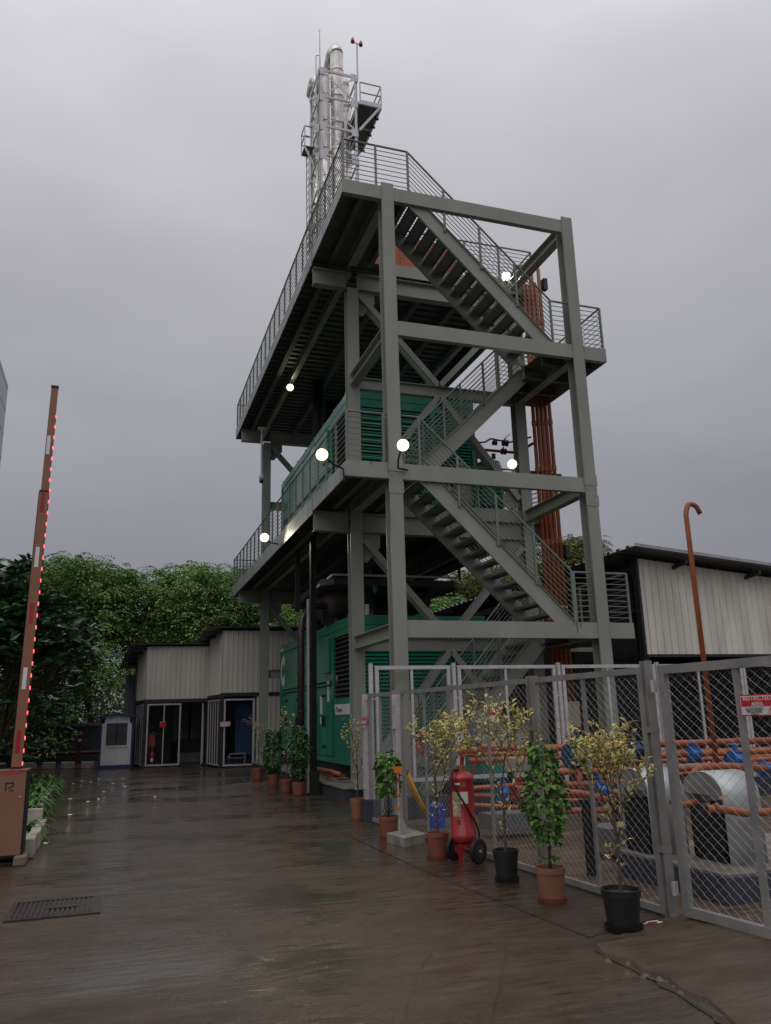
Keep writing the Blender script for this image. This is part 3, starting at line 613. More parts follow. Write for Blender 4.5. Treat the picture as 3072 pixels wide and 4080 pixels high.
for p in ((2.47, 10.0), (3.27, 10.0), (3.27, 11.2), (3.27, 12.38)): obj('post', MB().tube([(*p, 23.18), (*p, 24.06)], .024, 6), GALV, pd)
for i in range(5): obj('deck_clip', MB().box((3.2, 10.5+i*.45, 23.06), (3.34, 10.56+i*.45, 23.12)), DGREY, pd)
# left hand small landing and caged ladder
pd = obj('side_platform', MB().box((.62, 10.9, 21.6), (.95, 11.45, 21.64)), UND, K)
for a, b in (((.62, 10.9), (.62, 11.44)), ((.62, 10.9), (.92, 10.9)), ((.62, 11.44), (.92, 11.44))):
    for h in (.4, .82): obj('rail', MB().tube([(*a, 21.64+h), (*b, 21.64+h)], .022, 6), GALV, pd)
for p in ((.62, 10.9), (.62, 11.44), (.92, 10.9)): obj('post', MB().tube([(*p, 21.62), (*p, 22.48)], .022, 6), GALV, pd)
obj('strut', MB().beam((.62, 10.9, 21.58), (.93, 10.9, 20.9), .05, .06), STACKW, pd)
ld = obj('ladder', MB().tube([(.80, 11.0, 12.2), (.80, 11.0, 21.6)], .022, 6), GALV, K); obj('ladder_stile', MB().tube([(.80, 11.4, 12.2), (.80, 11.4, 21.6)], .022, 6), GALV, ld)
src = obj('rung', MB().tube([(.80, 11.0, 12.4), (.80, 11.4, 12.4)], .012, 5), GALV, ld)
for i in range(1, 31): piece('rung', src, ld, (0, 0, i*.3))
obj('lightning_rod', MB().tube([(.98, 10.02, 24.2), (.98, 10.02, 25.0), (.98, 10.02, 25.9)], [.03, .02, .012], 6), GALV, K)
for s in (-.04, 0, .04): obj('rod_tip', MB().tube([(.98, 10.02, 25.88), (.98+s, 10.02, 25.98)], .006, 4), GALV, K)
obj('mast', MB().tube([(.86, 10.1, 22.9), (.86, 10.1, 24.85), (.95, 10.05, 24.85)], .02, 5), GALV, K)
m = thing('obstruction_light', 'pair of red warning lamps on a thin pole above the chimney frame', 'warning light', (2.38, 9.98, 24.2))
obj('pole', MB().tube([(2.38, 9.98, 24.1), (2.38, 9.98, 25.72)], .028, 6), GALV, m); obj('crossbar', MB().tube([(2.24, 9.98, 25.74), (2.52, 9.98, 25.70)], .022, 6), GALV, m)
REDL = mat('red_lens', (.45, .01, .015), .25)
for x, z in ((2.22, 25.72), (2.53, 25.66)): obj('lamp', MB().lathe([(0, 0), (.07, 0), (.075, .05), (.055, .15), (.03, .21), (0, .22)], (x, 9.98, z), 12), REDL, m, smooth=True)

# ------------------------------------------------------------------ floodlights (lit)
def flood(label, pos, aim, arm, power=26, r=.085):
    t = thing('floodlight', label, 'floodlight', pos, 'lit floodlights on the steel tower'); p = Vector(pos); d = Vector(aim).normalized()
    q = d.to_track_quat('Z', 'Y').to_matrix().to_4x4()
    o = obj('housing', MB().lathe([(0, -.09), (r*.6, -.085), (r*1.12, -.02), (r*1.15, .0), (r*1.02, .0)], (0, 0, 0), 16), DGREY, t, local=True); o.matrix_local = q
    o = obj('lens', MB().lathe([(0, .012), (r*.7, .010), (r, .0)], (0, 0, 0), 16), LAMP, t, local=True); o.matrix_local = q
    o = obj('halo_ring', MB().lathe([(r, .002), (r*1.25, .03), (r*1.29, .03), (r*1.2, -.02)], (0, 0, 0), 20), LAMPHALO, t, local=True); o.matrix_local = q  # added glowing ring, the lamp's halo given as a shape
    if arm: obj('arm', MB().tube([p-d*.07]+[Vector(a) for a in arm], .018, 6), BLACK, t)
    l = bpy.data.lights.new('flood_beam', 'SPOT'); l.energy = power; l.color = (1, .9, .68); l.spot_size = R(150); l.spot_blend = .6; l.shadow_soft_size = .06
    lo = bpy.data.objects.new('beam', l); C.objects.link(lo); lo.parent = t; lo.location = d*.05; lo.rotation_euler = (-d).to_track_quat('Z', 'Y').to_euler()
camv = Vector((-4.81, -13.2, 1.65))
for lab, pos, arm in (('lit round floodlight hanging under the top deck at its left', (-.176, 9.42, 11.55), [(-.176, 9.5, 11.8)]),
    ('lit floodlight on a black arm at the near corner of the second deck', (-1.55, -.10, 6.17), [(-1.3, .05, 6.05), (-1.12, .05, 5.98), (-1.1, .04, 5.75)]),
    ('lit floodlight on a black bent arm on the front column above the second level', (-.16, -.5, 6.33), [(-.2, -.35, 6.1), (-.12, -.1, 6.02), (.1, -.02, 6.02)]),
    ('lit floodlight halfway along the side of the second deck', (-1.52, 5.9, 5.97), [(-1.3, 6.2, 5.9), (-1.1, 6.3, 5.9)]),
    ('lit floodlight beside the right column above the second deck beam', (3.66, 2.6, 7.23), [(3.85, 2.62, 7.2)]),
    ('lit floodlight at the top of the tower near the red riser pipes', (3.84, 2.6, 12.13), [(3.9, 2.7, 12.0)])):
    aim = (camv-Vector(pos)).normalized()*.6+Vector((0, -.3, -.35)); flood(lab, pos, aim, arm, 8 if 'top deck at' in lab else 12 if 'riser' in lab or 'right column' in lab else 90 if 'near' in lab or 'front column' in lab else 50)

# ------------------------------------------------------------------ chain-link fencing
def chain(a, b, z0, z1, parent, pitch=.1, h=.08, r=.0017, skip=None):
    A = Vector((*a, 0)); B = Vector((*b, 0)); Ln = (B-A).length; d = (B-A)/Ln; nrm = Vector((-d.y, d.x, 0)); nw = int(Ln/(pitch/2)); V = []; F = []
    ns = int((z1-z0)/(h/2)); ph = [2*math.pi*k/3 for k in range(3)]; o = 0
    for k in range(nw):
        s0 = k*pitch/2; jit = random.uniform(-.004, .004)
        for i in range(ns+1):
            s = s0+(pitch/2 if (i+k) % 2 else 0)+jit; z = z0+i*h/2; w = .004*(1 if (i+k) % 2 else -1)
            c = A+d*s+nrm*w
            for p in ph: V.append((c.x+d.x*math.cos(p)*r+nrm.x*math.sin(p)*r, c.y+d.y*math.cos(p)*r+nrm.y*math.sin(p)*r, z))
            if i:
                for q in range(3): F.append((o+(i-1)*3+q, o+(i-1)*3+(q+1) % 3, o+i*3+(q+1) % 3, o+i*3+q))
        o += (ns+1)*3
    m = MB(); m.v = V; m.f = F; m.mi = [0]*len(F); return obj('wire_mesh', m, WIRE, parent, kind='stuff')
def panel(label, a, b, z0, z1, group, fm, studs=(.5,), w=.05, name='mesh_fence', cat='fence', bottom=True, mesh=True, pitch=.1, rust=False, offs=(0, 0)):
    A = Vector((*a, 0)); B = Vector((*b, 0)); d = (B-A).normalized(); Ln = (B-A).length; u = Vector((0, 0, 1))
    t = thing(name, label, cat, (a[0], a[1], z0), group)
    obj('frame', MB().beam(A+u*z0, A+u*z1, w*.8, w, d), fm, t); obj('frame', MB().beam(B+u*z0, B+u*z1, w*.8, w, d), fm, t)
    obj('top_rail', MB().beam(A+u*(z1-w/2)+d*w/2, B+u*(z1-w/2)-d*w/2, w*.8, w), fm, t)
    if bottom: obj('bottom_rail', MB().beam(A+u*(z0+w/2)+d*w/2, B+u*(z0+w/2)-d*w/2, w*.8, w), fm, t)
    for s in studs: p = A+d*Ln*s; obj('stud', MB().beam(p+u*(z0+w), p+u*(z1-w), w*.5, w*.7, d), fm, t)
    if mesh: chain((A+d*w/2)[:2], (B-d*w/2)[:2], z0+w, z1-w, t, pitch)
    return t
FA = Vector((-.815, .014, 0)); FB = Vector((-.443, -7.317, 0)); FD = (FB-FA)/(FB.y-FA.y)
def fx(y): p = FA+FD*(y-FA.y); return (p.x, p.y)
fp = [(-.24, -1.24, 'narrow wire mesh fence panel at the far end with a red and white notice'), (-1.66, -3.27, 'wire mesh fence panel behind the red lifebuoy and yellow tube'),
      (-3.34, -5.30, 'wire mesh fence panel behind the red wheeled fire extinguisher'), (-5.42, -7.16, 'nearest wire mesh fence panel behind the leafy green potted plant')]
for y0, y1, lab in fp: panel(lab, fx(y0), fx(y1), .02, 2.0, 'front fence panels along the road', FGREY, studs=(.5,), w=.055)
def post(y, label, w=.07, h=2.02, fm=FGREY, off=0):
    x, yy = fx(y); x += off; t = thing('fence_post', label, 'fence post', (x, yy, 0), 'front fence posts')
    m = MB(); m.box((x-w/2, yy-w/2, 0), (x+w/2, yy-w/2+.012, h)); m.box((x-w/2, yy+w/2-.012, 0), (x+w/2, yy+w/2, h)); m.box((x-.01, yy-w/2+.012, 0), (x+.01, yy+w/2-.012, h))
    obj('channel', m, fm, t)
    for z in (.5, 1.45): obj('clamp', MB().box((x-w/2-.004, yy-w/2-.004, z), (x+w/2+.004, yy+w/2+.004, z+.045)), fm, t)
    obj('base_plate', MB().box((x-w*.8, yy-w*.8, .004), (x+w*.8, yy+w*.8, .014)), DGREY, t)
post(-.1, 'wide pale channel post at the far end of the front fence', .12, 2.0, FWH); post(-1.3, 'thin grey gate post with hinge beside the lifebuoy', .06, 2.02)
post(-1.5, 'broad pale post between the gate leaf and the lifebuoy panel', .15, 1.95, FWH); post(-3.305, 'grey double post directly behind the fire extinguisher', .06); post(-5.36, 'grey double post between the black pot and the green potted plant', .1)
post(-7.24, 'large grey gate post where the fence turns at the ramp', .075, 2.05)
gt = panel('large wire mesh gate leaf at right carrying the restricted area sign', (-.40, -7.40), (-.18, -9.2), .05, 2.0, None, FGREY, studs=(.42,), w=.07, name='gate', cat='gate')
x, y = fx(-7.3)
for z in (.2, 1.78): hg = obj('hinge', MB().lathe([(0, 0), (.018, 0), (.018, .1), (0, .1)], (x-.05, y-.07, z), 8), GALV, gt); obj('leaf', MB().box((x-.06, y-.06, z), (x-.0, y-.05, z+.1)), GALV, hg)
# the sign on it
gd = Vector((.22, -1.8, 0)).normalized(); gn = Vector((-gd.y*-1, gd.x*-1, 0)); gn = Vector((gd.y, -gd.x, 0)); gn = gn if gn.x < 0 else -gn
def sign(name_label, o, xd, yd, w, h, lines, red_h=.55, parent=None, icon=True):
    X = Vector(xd).normalized(); Y = Vector(yd); Z = X.cross(Y); o = Vector(o)
    t = thing('warning_sign', name_label, 'sign', o)
    def pl(nm, x0, y0, x1, y1, m, lift): obj(nm, MB().extr([o+X*x0+Y*y0+Z*lift, o+X*x1+Y*y0+Z*lift, o+X*x1+Y*y1+Z*lift, o+X*x0+Y*y1+Z*lift], Z*.0015), m, t)
    pl('border', 0, 0, w, h, REDS, 0); pl('board', .008*w/.27, .008*w/.27, w-.008*w/.27, h-.008*w/.27, PAPER, .002); pl('red_field', .014*w/.27, h*(1-red_h), w-.014*w/.27, h-.014*w/.27, REDS, .004)
    for body, s, px, py, mm, b in lines: text('lettering', body, s, o+X*px*w+Y*py*h+Z*.0065, X, Y, mm, t, b, 'CENTER')
    if icon:
        c = o+X*w*.87+Y*h*.22+Z*.005; rr = h*.17
        m = MB(); nn = 20
        vs = [c+X*math.cos(2*math.pi*k/nn)*r_+Y*math.sin(2*math.pi*k/nn)*r_ for r_ in (rr, rr*.78) for k in range(nn)]
        m.add(vs, [(k, (k+1) % nn, (k+1) % nn+nn, k+nn) for k in range(nn)]); obj('prohibition_ring', m, REDS, t)
        obj('walking_figure', MB().beam(c+Y*rr*.5+Z*.001, c-Y*rr*.6+Z*.001, rr*.3, .001, Z).beam(c-Y*rr*.0+Z*.001, c-Y*rr*.6+X*rr*.3+Z*.001, rr*.2, .001, Z), BLACK, t)
        obj('slash', MB().beam(c-X*rr*.6+Y*rr*.6+Z*.002, c+X*rr*.6-Y*rr*.6+Z*.002, rr*.2, .001, Z), REDS, t)
    return t
o = Vector((-.305, -8.135, 1.575))
o = Vector((-.40, -7.40, 1.575))+gd*.80+gn*.045
sign('red and white RESTRICTED AREA sign fixed to the large gate at right', o, gd, (0, 0, 1), .32, .155,
     [('RESTRICTED', .045, .5, .73, PAPER, .02), ('AREA', .043, .5, .46, PAPER, .02), ('AUTHORISED', .026, .40, .28, BLACK, .012), ('PERSONNEL', .026, .40, .155, BLACK, .012), ('ONLY', .026, .40, .035, BLACK, .012)])
# rear fence along the foot of the tower, standing on its low kerb
yr = -.18
rp = [(-.645, .66, 'rear wire mesh panel in front of the left stair column, leftmost of the row'), (.86, 2.73, 'rear wire mesh panel with a small red and white notice behind the croton'), (2.92, 4.87, 'rear wire mesh panel in front of the right stair column'), (5.03, 6.82, 'rear wire mesh panel crossed by the tall red pipe'), (6.98, 8.8, 'rear wire mesh panel at the right edge behind the sign')]
for a, b, lab in rp:
    panel(lab, (a, yr), (b, yr), .57, 2.46, 'rear fence panels along the tower', FWH, studs=(.48,), w=.06)
for x, lab in ((-.75, 'leftmost pale post of the rear fence, rust at its top'), (.76, 'pale rear fence post right of the left stair column'), (2.825, 'pale rear fence post between the two stair columns'), (4.95, 'pale rear fence post just right of the right stair column'), (6.9, 'pale rear fence post near the restricted area sign')):
    t = thing('fence_post', lab, 'fence post', (x, yr, 0), 'rear fence posts'); obj('post', MB().box((x-.03, yr-.03, 0), (x+.03, yr+.03, 2.5)), FWH, t)
    for z in (.9, 1.9): obj('tie', MB().box((x-.09, yr-.012, z), (x+.09, yr+.012, z+.03)), FWH, t)
g = MB(); g.box((-.9, -.32, .0), (9, -.04, .34)); tag(obj('low_wall', g, PLIN), 'low dark wall under the rear fence along the tower foot', 'low wall')
sign('small red and white notice hanging on the rear fence behind a croton', (1.36, yr-.05, 1.5), (1, 0, 0), (0, 0, 1), .2, .2, [], .5, icon=False)
fo = Vector((*fx(-.02), 1.51))+Vector((-.06, 0, 0))
sign('small red and white RESTRICTED notice on the far end post of the front fence', fo+Vector((-.01, .02, 0)), (.06, -1, 0), (0, 0, 1), .26, .14, [('RESTRICTED', .036, .5, .75, PAPER, .01), ('AREA', .036, .5, .50, PAPER, .01), ('AUTHORISED', .02, .4, .28, BLACK, .01), ('PERSONNEL ONLY', .016, .42, .12, BLACK, .01)], .55)

# ------------------------------------------------------------------ potted plants
def pot(t, x, y, r, h, m, saucer=True, sm=None):
    obj('pot', MB().lathe([(r*.74, .02), (r*.80, .04), (r*.95, h-.05), (r, h-.05), (r*1.02, h), (r*.93, h), (r*.90, h-.04), (r*.5, h-.045), (0, h-.04)], (x, y, 0), 28), m, t, smooth=False)
    if saucer: obj('saucer', MB().lathe([(0, .004), (r*.9, .004), (r*1.02, .045), (r*.97, .045), (r*.85, .018), (0, .018)], (x, y, 0), 28), sm or m, t)
    obj('soil', MB().lathe([(0, h-.025), (r*.9, h-.035)], (x, y, 0), 20), SOIL, t)
def croton(label, x, y, H, pm, r=.13, ph=.29, n=300, seed=1, spread=.24, clusters=None, crown=(.45, 1.0)):
    rd = random.Random(seed); t = thing('potted_croton', label, 'potted plant', (x, y, 0), 'potted yellow crotons along the fence')
    pot(t, x, y, r, ph, pm)
    m = MB(); tips = []
    def grow(p, d, ln, rr, dep):
        q = Vector(p); pts = [q.copy()]
        for i in range(4):
            d = (d+Vector((rd.gauss(0, .12), rd.gauss(0, .12), .07))).normalized(); q = q+d*ln/4; pts.append(q.copy())
        m.tube(pts, [rr*(1-.12*i) for i in range(5)], 5, False)
        tips.append((pts[-1], d)); tips.append((pts[2], d))
        if dep == 0: return
        a0 = rd.uniform(0, 6.28)
        for k in range(3):
            a = a0+k*2.1+rd.uniform(-.5, .5); s = rd.uniform(.45, .95); grow(pts[-1 if k else -2], (d+Vector((math.cos(a)*s, math.sin(a)*s, .12))).normalized(), ln*rd.uniform(.62, .9), rr*.6, dep-1)
    m.tube([(x, y, ph-.05), (x+.01, y, ph+(H-ph)*.2), (x, y, ph+(H-ph)*.42)], [.014, .012, .010], 6, False)
    for k in range(3):
        a = k*2.1+rd.uniform(-.4, .4); grow((x, y, ph+(H-ph)*(.22+.09*k)), Vector((math.cos(a)*.45, math.sin(a)*.45, 1)).normalized(), (H-ph)*.22, .009, 3 if n > 250 else 2)
    for z in (.08, .12, .16, .2, .24, .28, .33):
        a = rd.uniform(0, 6.28); p = Vector((x, y, ph+(H-ph)*z)); q = p+Vector((math.cos(a)*.07, math.sin(a)*.07, .06)); m.tube([p, q], .004, 4); tips.append((q, (q-p).normalized()))
    # scale the tips so the crown reaches H
    zmax = max(p.z for p, _ in tips); k = (H-.03-ph)/(zmax-ph)
    m.v = [(x+(v[0]-x)*min(1, 1.0), y+(v[1]-y), ph+(v[2]-ph)*k if v[2] > ph else v[2]) for v in m.v]
    obj('stem', m, BARK, t, smooth=True); c = []; dd = []
    per = max(2, round(n*1.9/len(tips)))
    for p, d in tips:
        p = Vector((p.x, p.y, ph+(p.z-ph)*k))
        for j in range(per):
            a = rd.uniform(0, 6.28); e2 = rd.uniform(.1, 1.0); v = d*e2+Vector((math.cos(a), math.sin(a), 0))*rd.uniform(.5, 1)+Vector((0, 0, rd.uniform(-.25, .6)))
            b = p+d*rd.uniform(-.07, .02); c.append(b[:]); dd.append(v[:])
    sz = np.array([rd.uniform(.042, .072) for _ in c]); leaves('foliage', c, dd, sz, sz*.44, LEAFY, t, mats2=LEAFC); return t
def leafy(label, x, y, H, W0, pm, sm, r=.13, ph=.29, n=620, seed=1, m=LEAFG, size=.055, low=.35, group='potted leafy green plants along the fence'):
    rd = random.Random(seed); t = thing('potted_green_plant', label, 'potted plant', (x, y, 0), group); pot(t, x, y, r, ph, pm, True, sm)
    obj('stem', MB().tube([(x, y, ph-.05), (x+.01, y, ph+.3), (x, y+.01, H-.1)], [.016, .012, .006], 6), BARK, t, smooth=True)
    c = []; d = []
    while len(c) < n:
        k = rd.random(); z = ph+(H-ph)*(low+(1-low)*k); w = W0*(math.sin(math.pi*min(1, .12+.80*k))**.55)*(1+.22*math.sin(9*k+seed)); a = rd.uniform(0, 6.28); rr = w*math.sqrt(rd.uniform(.25, 1))
        c.append((x+rr*math.cos(a), y+rr*math.sin(a), z+rd.gauss(0, .02))); d.append((math.cos(a)+rd.gauss(0, .3), math.sin(a)+rd.gauss(0, .3), rd.uniform(-1.2, .1)))
    for i in range(18): a = rd.uniform(0, 6.28); c.append((x+.05*math.cos(a), y+.05*math.sin(a), ph+.06)); d.append((math.cos(a), math.sin(a), .2))
    sz = np.array([rd.uniform(.7, 1.25)*size for _ in c]); leaves('foliage', c, d, sz, sz*.72, m, t); return t
croton('nearest yellow croton in the large black pot beside the gate', -1.0, -7.39, 1.60, POTB, .15, .30, 420, 3)
leafy('tall fresh green plant in a brown pot with red saucer, second from the gate', -1.0, -6.3, 1.34, .172, TERRB, TERRA, .135, .29, 820, 4, size=.062, low=.2)
croton('tall yellow croton in the black pot between extinguisher and green plant', -.96, -5.33, 1.86, POTB, .13, .30, 340, 5)
croton('yellow croton in the red terracotta pot left of the fire extinguisher', -1.09, -3.8, 1.72, TERRA, .135, .29, 330, 6)
leafy('green plant in a terracotta pot left of the concrete block', -1.1, -2.0, 1.13, .16, TERRA, TERRA, .14, .29, 480, 7, size=.075)
croton('spindly croton in a narrow brown pot at the far end of the front fence', -.93, .12, 1.7, TERRB, .12, .34, 110, 8)
leafy('dark bushy plant in a terracotta pot at the foot of the black posts', -.89, 4.8, 1.45, .22, TERRA, TERRA, .15, .29, 700, 9, LEAFD, .085, .1)
croton('yellow croton standing just behind the dark bush at the black posts', -1.0, 5.6, 1.9, TERRA, .14, .29, 90, 10)
leafy('dark round bush in a terracotta pot second from the far end', -.93, 7.6, 1.35, .23, TERRA, TERRA, .15, .29, 600, 11, LEAFD, .09, .05)
croton('thin yellow croton in the farthest terracotta pot near the shed gate', -.95, 9.8, 1.75, TERRA, .16, .33, 80, 12)

# ------------------------------------------------------------------ wheeled fire extinguisher
t = thing('wheeled_fire_extinguisher', 'large red wheeled fire extinguisher with black hose beside the fence', 'fire extinguisher', (-.80, -4.1, 0))
ex, ey = -.80, -4.12
obj('cylinder', MB().lathe([(0, .16), (.09, .165), (.128, .20), (.135, .23), (.135, .27), (.131, .275), (.131, .81), (.135, .82), (.135, .845), (.13, .85), (.115, .88), (.07, .905), (0, .912)], (ex, ey, 0), 32), RED, t, smooth=True)
EXT = t
obj('neck_collar', MB().lathe([(0, .90), (.05, .90), (.05, .96), (0, .96)], (ex, ey, 0), 14), BRNZ, t); obj('skirt', MB().lathe([(.10, .08), (.11, .17)], (ex, ey, 0), 20), RED, t)
obj('front_leg', MB().box((ex-.11, ey-.11, 0), (ex-.07, ey-.09, .18)), RED, t); obj('front_leg', MB().box((ex+.02, ey-.13, 0), (ex+.05, ey-.10, .18)), RED, t)
ax = Vector((.45, -.89, 0))
def e_(wx, wy): return Vector(((wx+.86)/1.09-.80, (wy+4.05)/1.09-4.12, .125))
for c_ in (e_(-.815, -4.34), e_(-.975, -4.02)):
    W_ = obj('wheel', MB().tube([c_-ax*.022, c_+ax*.022], .122, 24), BLACK, t, bevel=.008)
    obj('rim', MB().tube([c_-ax*.026, c_+ax*.026], .06, 16), DGREY, W_); obj('hub', MB().tube([c_-ax*.034, c_+ax*.034], .016, 8), GALV, W_)
obj('axle', MB().tube([e_(-.815, -4.34), e_(-.975, -4.02)], .012, 6), DGREY, t)
obj('handle', MB().tube([(ex+.03, ey+.02, .95), (ex+.05, ey+.02, 1.06), (ex+.10, ey+.02, 1.07), (ex+.19, ey+.02, 1.06), (ex+.21, ey+.02, 1.03), (ex+.17, ey+.02, .93), (ex+.137, ey+.02, .84), (ex+.137, ey+.02, .72)], .012, 8), RED, t, smooth=True)
obj('valve_lever', MB().tube([(ex, ey, .95), (ex+.01, ey, 1.0), (ex+.01, ey-.02, 1.09)], .014, 6), RED, t); obj('outlet', MB().tube([(ex-.07, ey-.03, .88), (ex-.08, ey-.05, .94)], .018, 8), RED, t)
obj('hose', MB().tube([(ex-.07, ey-.06, .92), (ex-.12, ey-.08, .93), (ex-.15, ey-.1, .88), (ex-.145, ey-.11, .80), (ex-.10, ey-.14, .68), (ex-.0, ey-.155, .52), (ex+.09, ey-.13, .38), (ex+.15, ey-.07, .27), (ex+.15, ey-.06, .2), (ex+.08, ey-.12, .10), (ex-.02, ey-.13, .05)], .0105, 8), BLACK, t, smooth=True)
obj('nozzle', MB().tube([(ex-.15, ey-.1, .82), (ex-.2, ey-.12, .68)], [.012, .016], 8), BLACK, t)
def wraplabel(nm, a0, a1, z0, z1, m, rr=.1325):
    mb = MB(); k = 6; vs = []
    for i in range(k+1):
        a = R(a0+(a1-a0)*i/k); vs += [(ex+rr*math.cos(a), ey+rr*math.sin(a), z0), (ex+rr*math.cos(a), ey+rr*math.sin(a), z1)]
    mb.add(vs, [(2*i, 2*i+2, 2*i+3, 2*i+1) for i in range(k)]); obj(nm, mb, m, t)
wraplabel('stained_label', 196, 238, .45, .70, OLDP); wraplabel('instruction_label', 240, 275, .58, .70, PAPER); wraplabel('name_label', 205, 240, .77, .79, PAPER); wraplabel('grey_label', 248, 268, .75, .80, mat('faded_label', (.25, .07, .06), .6)); wraplabel('small_label', 215, 235, .37, .42, mat('faded_label2', (.22, .04, .03), .6))

EXT.location = (-.86, -4.03, 0); EXT.scale = (1.09, 1.09, 1.09)
# ------------------------------------------------------------------ marker post on a concrete block, lifebuoy, tubes, drum
tag(obj('concrete_block', MB().prism([(-1.26, -2.38), (-1.20, -2.92), (-.83, -2.70), (-.88, -2.15)], 0, .125), CONC, bevel=.008), 'square concrete block on the ground at the foot of the marker post', 'concrete block')
t = thing('marker_post', 'slim post with orange reflectors standing on the concrete block', 'marker post', (-1.13, -2.6, .125))
obj('shaft', MB().tube([(-1.145, -2.6, .13), (-1.155, -2.6, .92)], .013, 8), GALV, t)
for z, m, h in ((.43, ORNG, .06), (.60, ORNG, .05), (.78, REDL if False else RED, .06)): obj('reflector', MB().lathe([(.02, 0), (.024, .01), (.024, h-.01), (.02, h)], (-1.15, -2.6, z), 10), m, t)
obj('head', MB().box((-1.20, -2.63, .90), (-1.10, -2.57, .975)), ORNG, t); obj('gusset', MB().extr([(-1.14, -2.56, .128), (-1.0, -2.56, .128), (-1.13, -2.56, .42)], (0, .015, 0)), GALV, t)
t = thing('lifebuoy', 'red lifebuoy ring hanging inside the front wire fence', 'lifebuoy', (-.5, -1.15, 1.2))
obj('ring', MB().tube([(-.52, -1.9+.17*math.cos(a), 1.24+.13*math.sin(a)) for a in [2*math.pi*k/18 for k in range(19)]], .032, 8, False), RED, t, smooth=True)
obj('strap', MB().tube([(-.52, -1.9, 1.38), (-.5, -1.8, 1.62), (-.5, -1.75, 1.95)], .008, 5), BLACK, t)
t = thing('yellow_tube', 'yellow fabric tube leaning inside the fence below the lifebuoy', 'fabric tube', (-.3, -1.3, 0)); obj('tube', MB().tube([(-.56, -1.3, .78), (-.38, -1.2, .45), (-.12, -1.1, .03)], .048, 10), YEL, t, smooth=True); obj('red_end', MB().tube([(-.60, -1.32, .86), (-.56, -1.3, .775)], .035, 8), RED, t)
t = thing('green_hose', 'thin green hose leaning beside the yellow tube', 'hose', (-.3, -1.1, 0)); obj('hose', MB().tube([(-.52, -1.05, .92), (-.3, -1.0, .55), (-.1, -1.0, .25)], .013, 6), mat('hose_green', (.01, .12, .08), .4), t)
t = thing('blue_drum', 'blue plastic drum standing behind the front fence near the extinguisher', 'drum', (-.1, -1.2, 0)); obj('body', MB().lathe([(0, 0), (.12, 0), (.125, .02), (.125, .1), (.13, .11), (.125, .12), (.12, .31), (.10, .33), (0, .33)], (-.1, -1.3, 0), 18), DRUM, t, smooth=False); obj('cap', MB().lathe([(0, .33), (.04, .33), (.04, .36), (0, .36)], (-.1, -1.3, 0), 10), WHITE, t)

# litter at the foot of the gate
t = tag(obj('crumpled_packet', MB().add([(-.86, -7.36, .012), (-.66, -7.42, .014), (-.60, -7.37, .02), (-.70, -7.33, .03), (-.80, -7.335, .016)], [(0, 1, 2, 3, 4)]).add([(-.78, -7.36, .032), (-.68, -7.38, .034), (-.67, -7.36, .036), (-.76, -7.345, .034)], [(0, 1, 2, 3)]), PAPER), 'crumpled red and white paper packet lying by the big gate post', 'litter')
obj('red_print', MB().quad((-.77, -7.37, .022), (-.70, -7.385, .024), (-.68, -7.37, .031), (-.75, -7.352, .031)), REDS, t)

# ------------------------------------------------------------------ the pipe yard
def pipe(label, pts, r, m=REDP, flanges=(), group='red oxide pipes in the yard', n=12):
    if group == 'red oxide pipes in the yard': r = r*.82
    P = [Vector(p) for p in pts]; out_ = [P[0]]
    for i in range(1, len(P)-1):
        a, b, c = P[i-1], P[i], P[i+1]; k = min(r*1.6, (b-a).length*.45, (c-b).length*.45); s = b+(a-b).normalized()*k; e3 = b+(c-b).normalized()*k
        for q in range(6): u = q/5; out_.append(s.lerp(b, u).lerp(b.lerp(e3, u), u))
    out_.append(P[-1]); t = thing('pipe', label, 'pipe', pts[0], group)
    obj('tube', MB().tube(out_, r, n), m, t, smooth=True)
    for k in flanges:
        A_, B_ = P[k[0]], P[k[0]+1]; c = A_.lerp(B_, k[1]); d = (B_-A_).normalized(); obj('flange', MB().tube([c-d*.012, c+d*.012], r*1.35, n), m, t)
    return t
def valve(label, c, d, r, m=BLUE, wheel=True):
    c = Vector(c); d = Vector(d).normalized(); t = thing('butterfly_valve', label, 'valve', c, 'blue valves in the pipe yard')
    obj('body', MB().tube([c-d*r*.9, c-d*r*.7, c-d*r*.7, c+d*r*.7, c+d*r*.7, c+d*r*.9], [r*1.25, r*1.25, r*.95, r*.95, r*1.25, r*1.25], 14), m, t)
    u = Vector((0, 0, 1)); obj('neck', MB().tube([c+u*r*.8, c+u*r*1.9], r*.3, 8), m, t)
    s = d.cross(u).normalized()
    for k in range(6):
        a = k*math.pi/3+.3; q = (u*math.cos(a)+s*math.sin(a))*r*1.1; obj('tie_bolt', MB().tube([c+q-d*r, c+q+d*r], r*.09, 5), m, t)
    if wheel: obj('hand_wheel', MB().tube([c+u*r*2.+(d*math.cos(a)+s*math.sin(a))*r*.8 for a in [math.pi*k/5 for k in range(11)]], r*.09, 5, False), m, t)
    return t
pipe('highest long red header pipe running across the yard behind the valves', [(.3, -1.2, 1.08), (8.6, -1.2, 1.02)], .07, flanges=((0, .3), (0, .65)))
pipe('second long red header pipe just below the highest one', [(.5, -1.25, .93), (8.6, -1.25, .88)], .055, flanges=((0, .5),))
pipe('third long red pipe of the rear group', [(1.6, -1.6, .82), (8.6, -1.6, .78)], .045)
pipe('lower long red pipe of the rear group, just above the pump covers', [(3.0, -2.2, .72), (7.6, -2.2, .70)], .055)
pipe('thin red pipe running level behind the tall standpipe', [(3.2, -1.9, .62), (7.6, -1.9, .6)], .035)
pipe('tall red standpipe with hooked top rising above the shed roof', [(3.69, -3.02, .72), (3.69, -3.02, 4.66), (3.76, -3.02, 4.82), (3.90, -3.02, 4.80), (3.97, -3.02, 4.66)], .048)
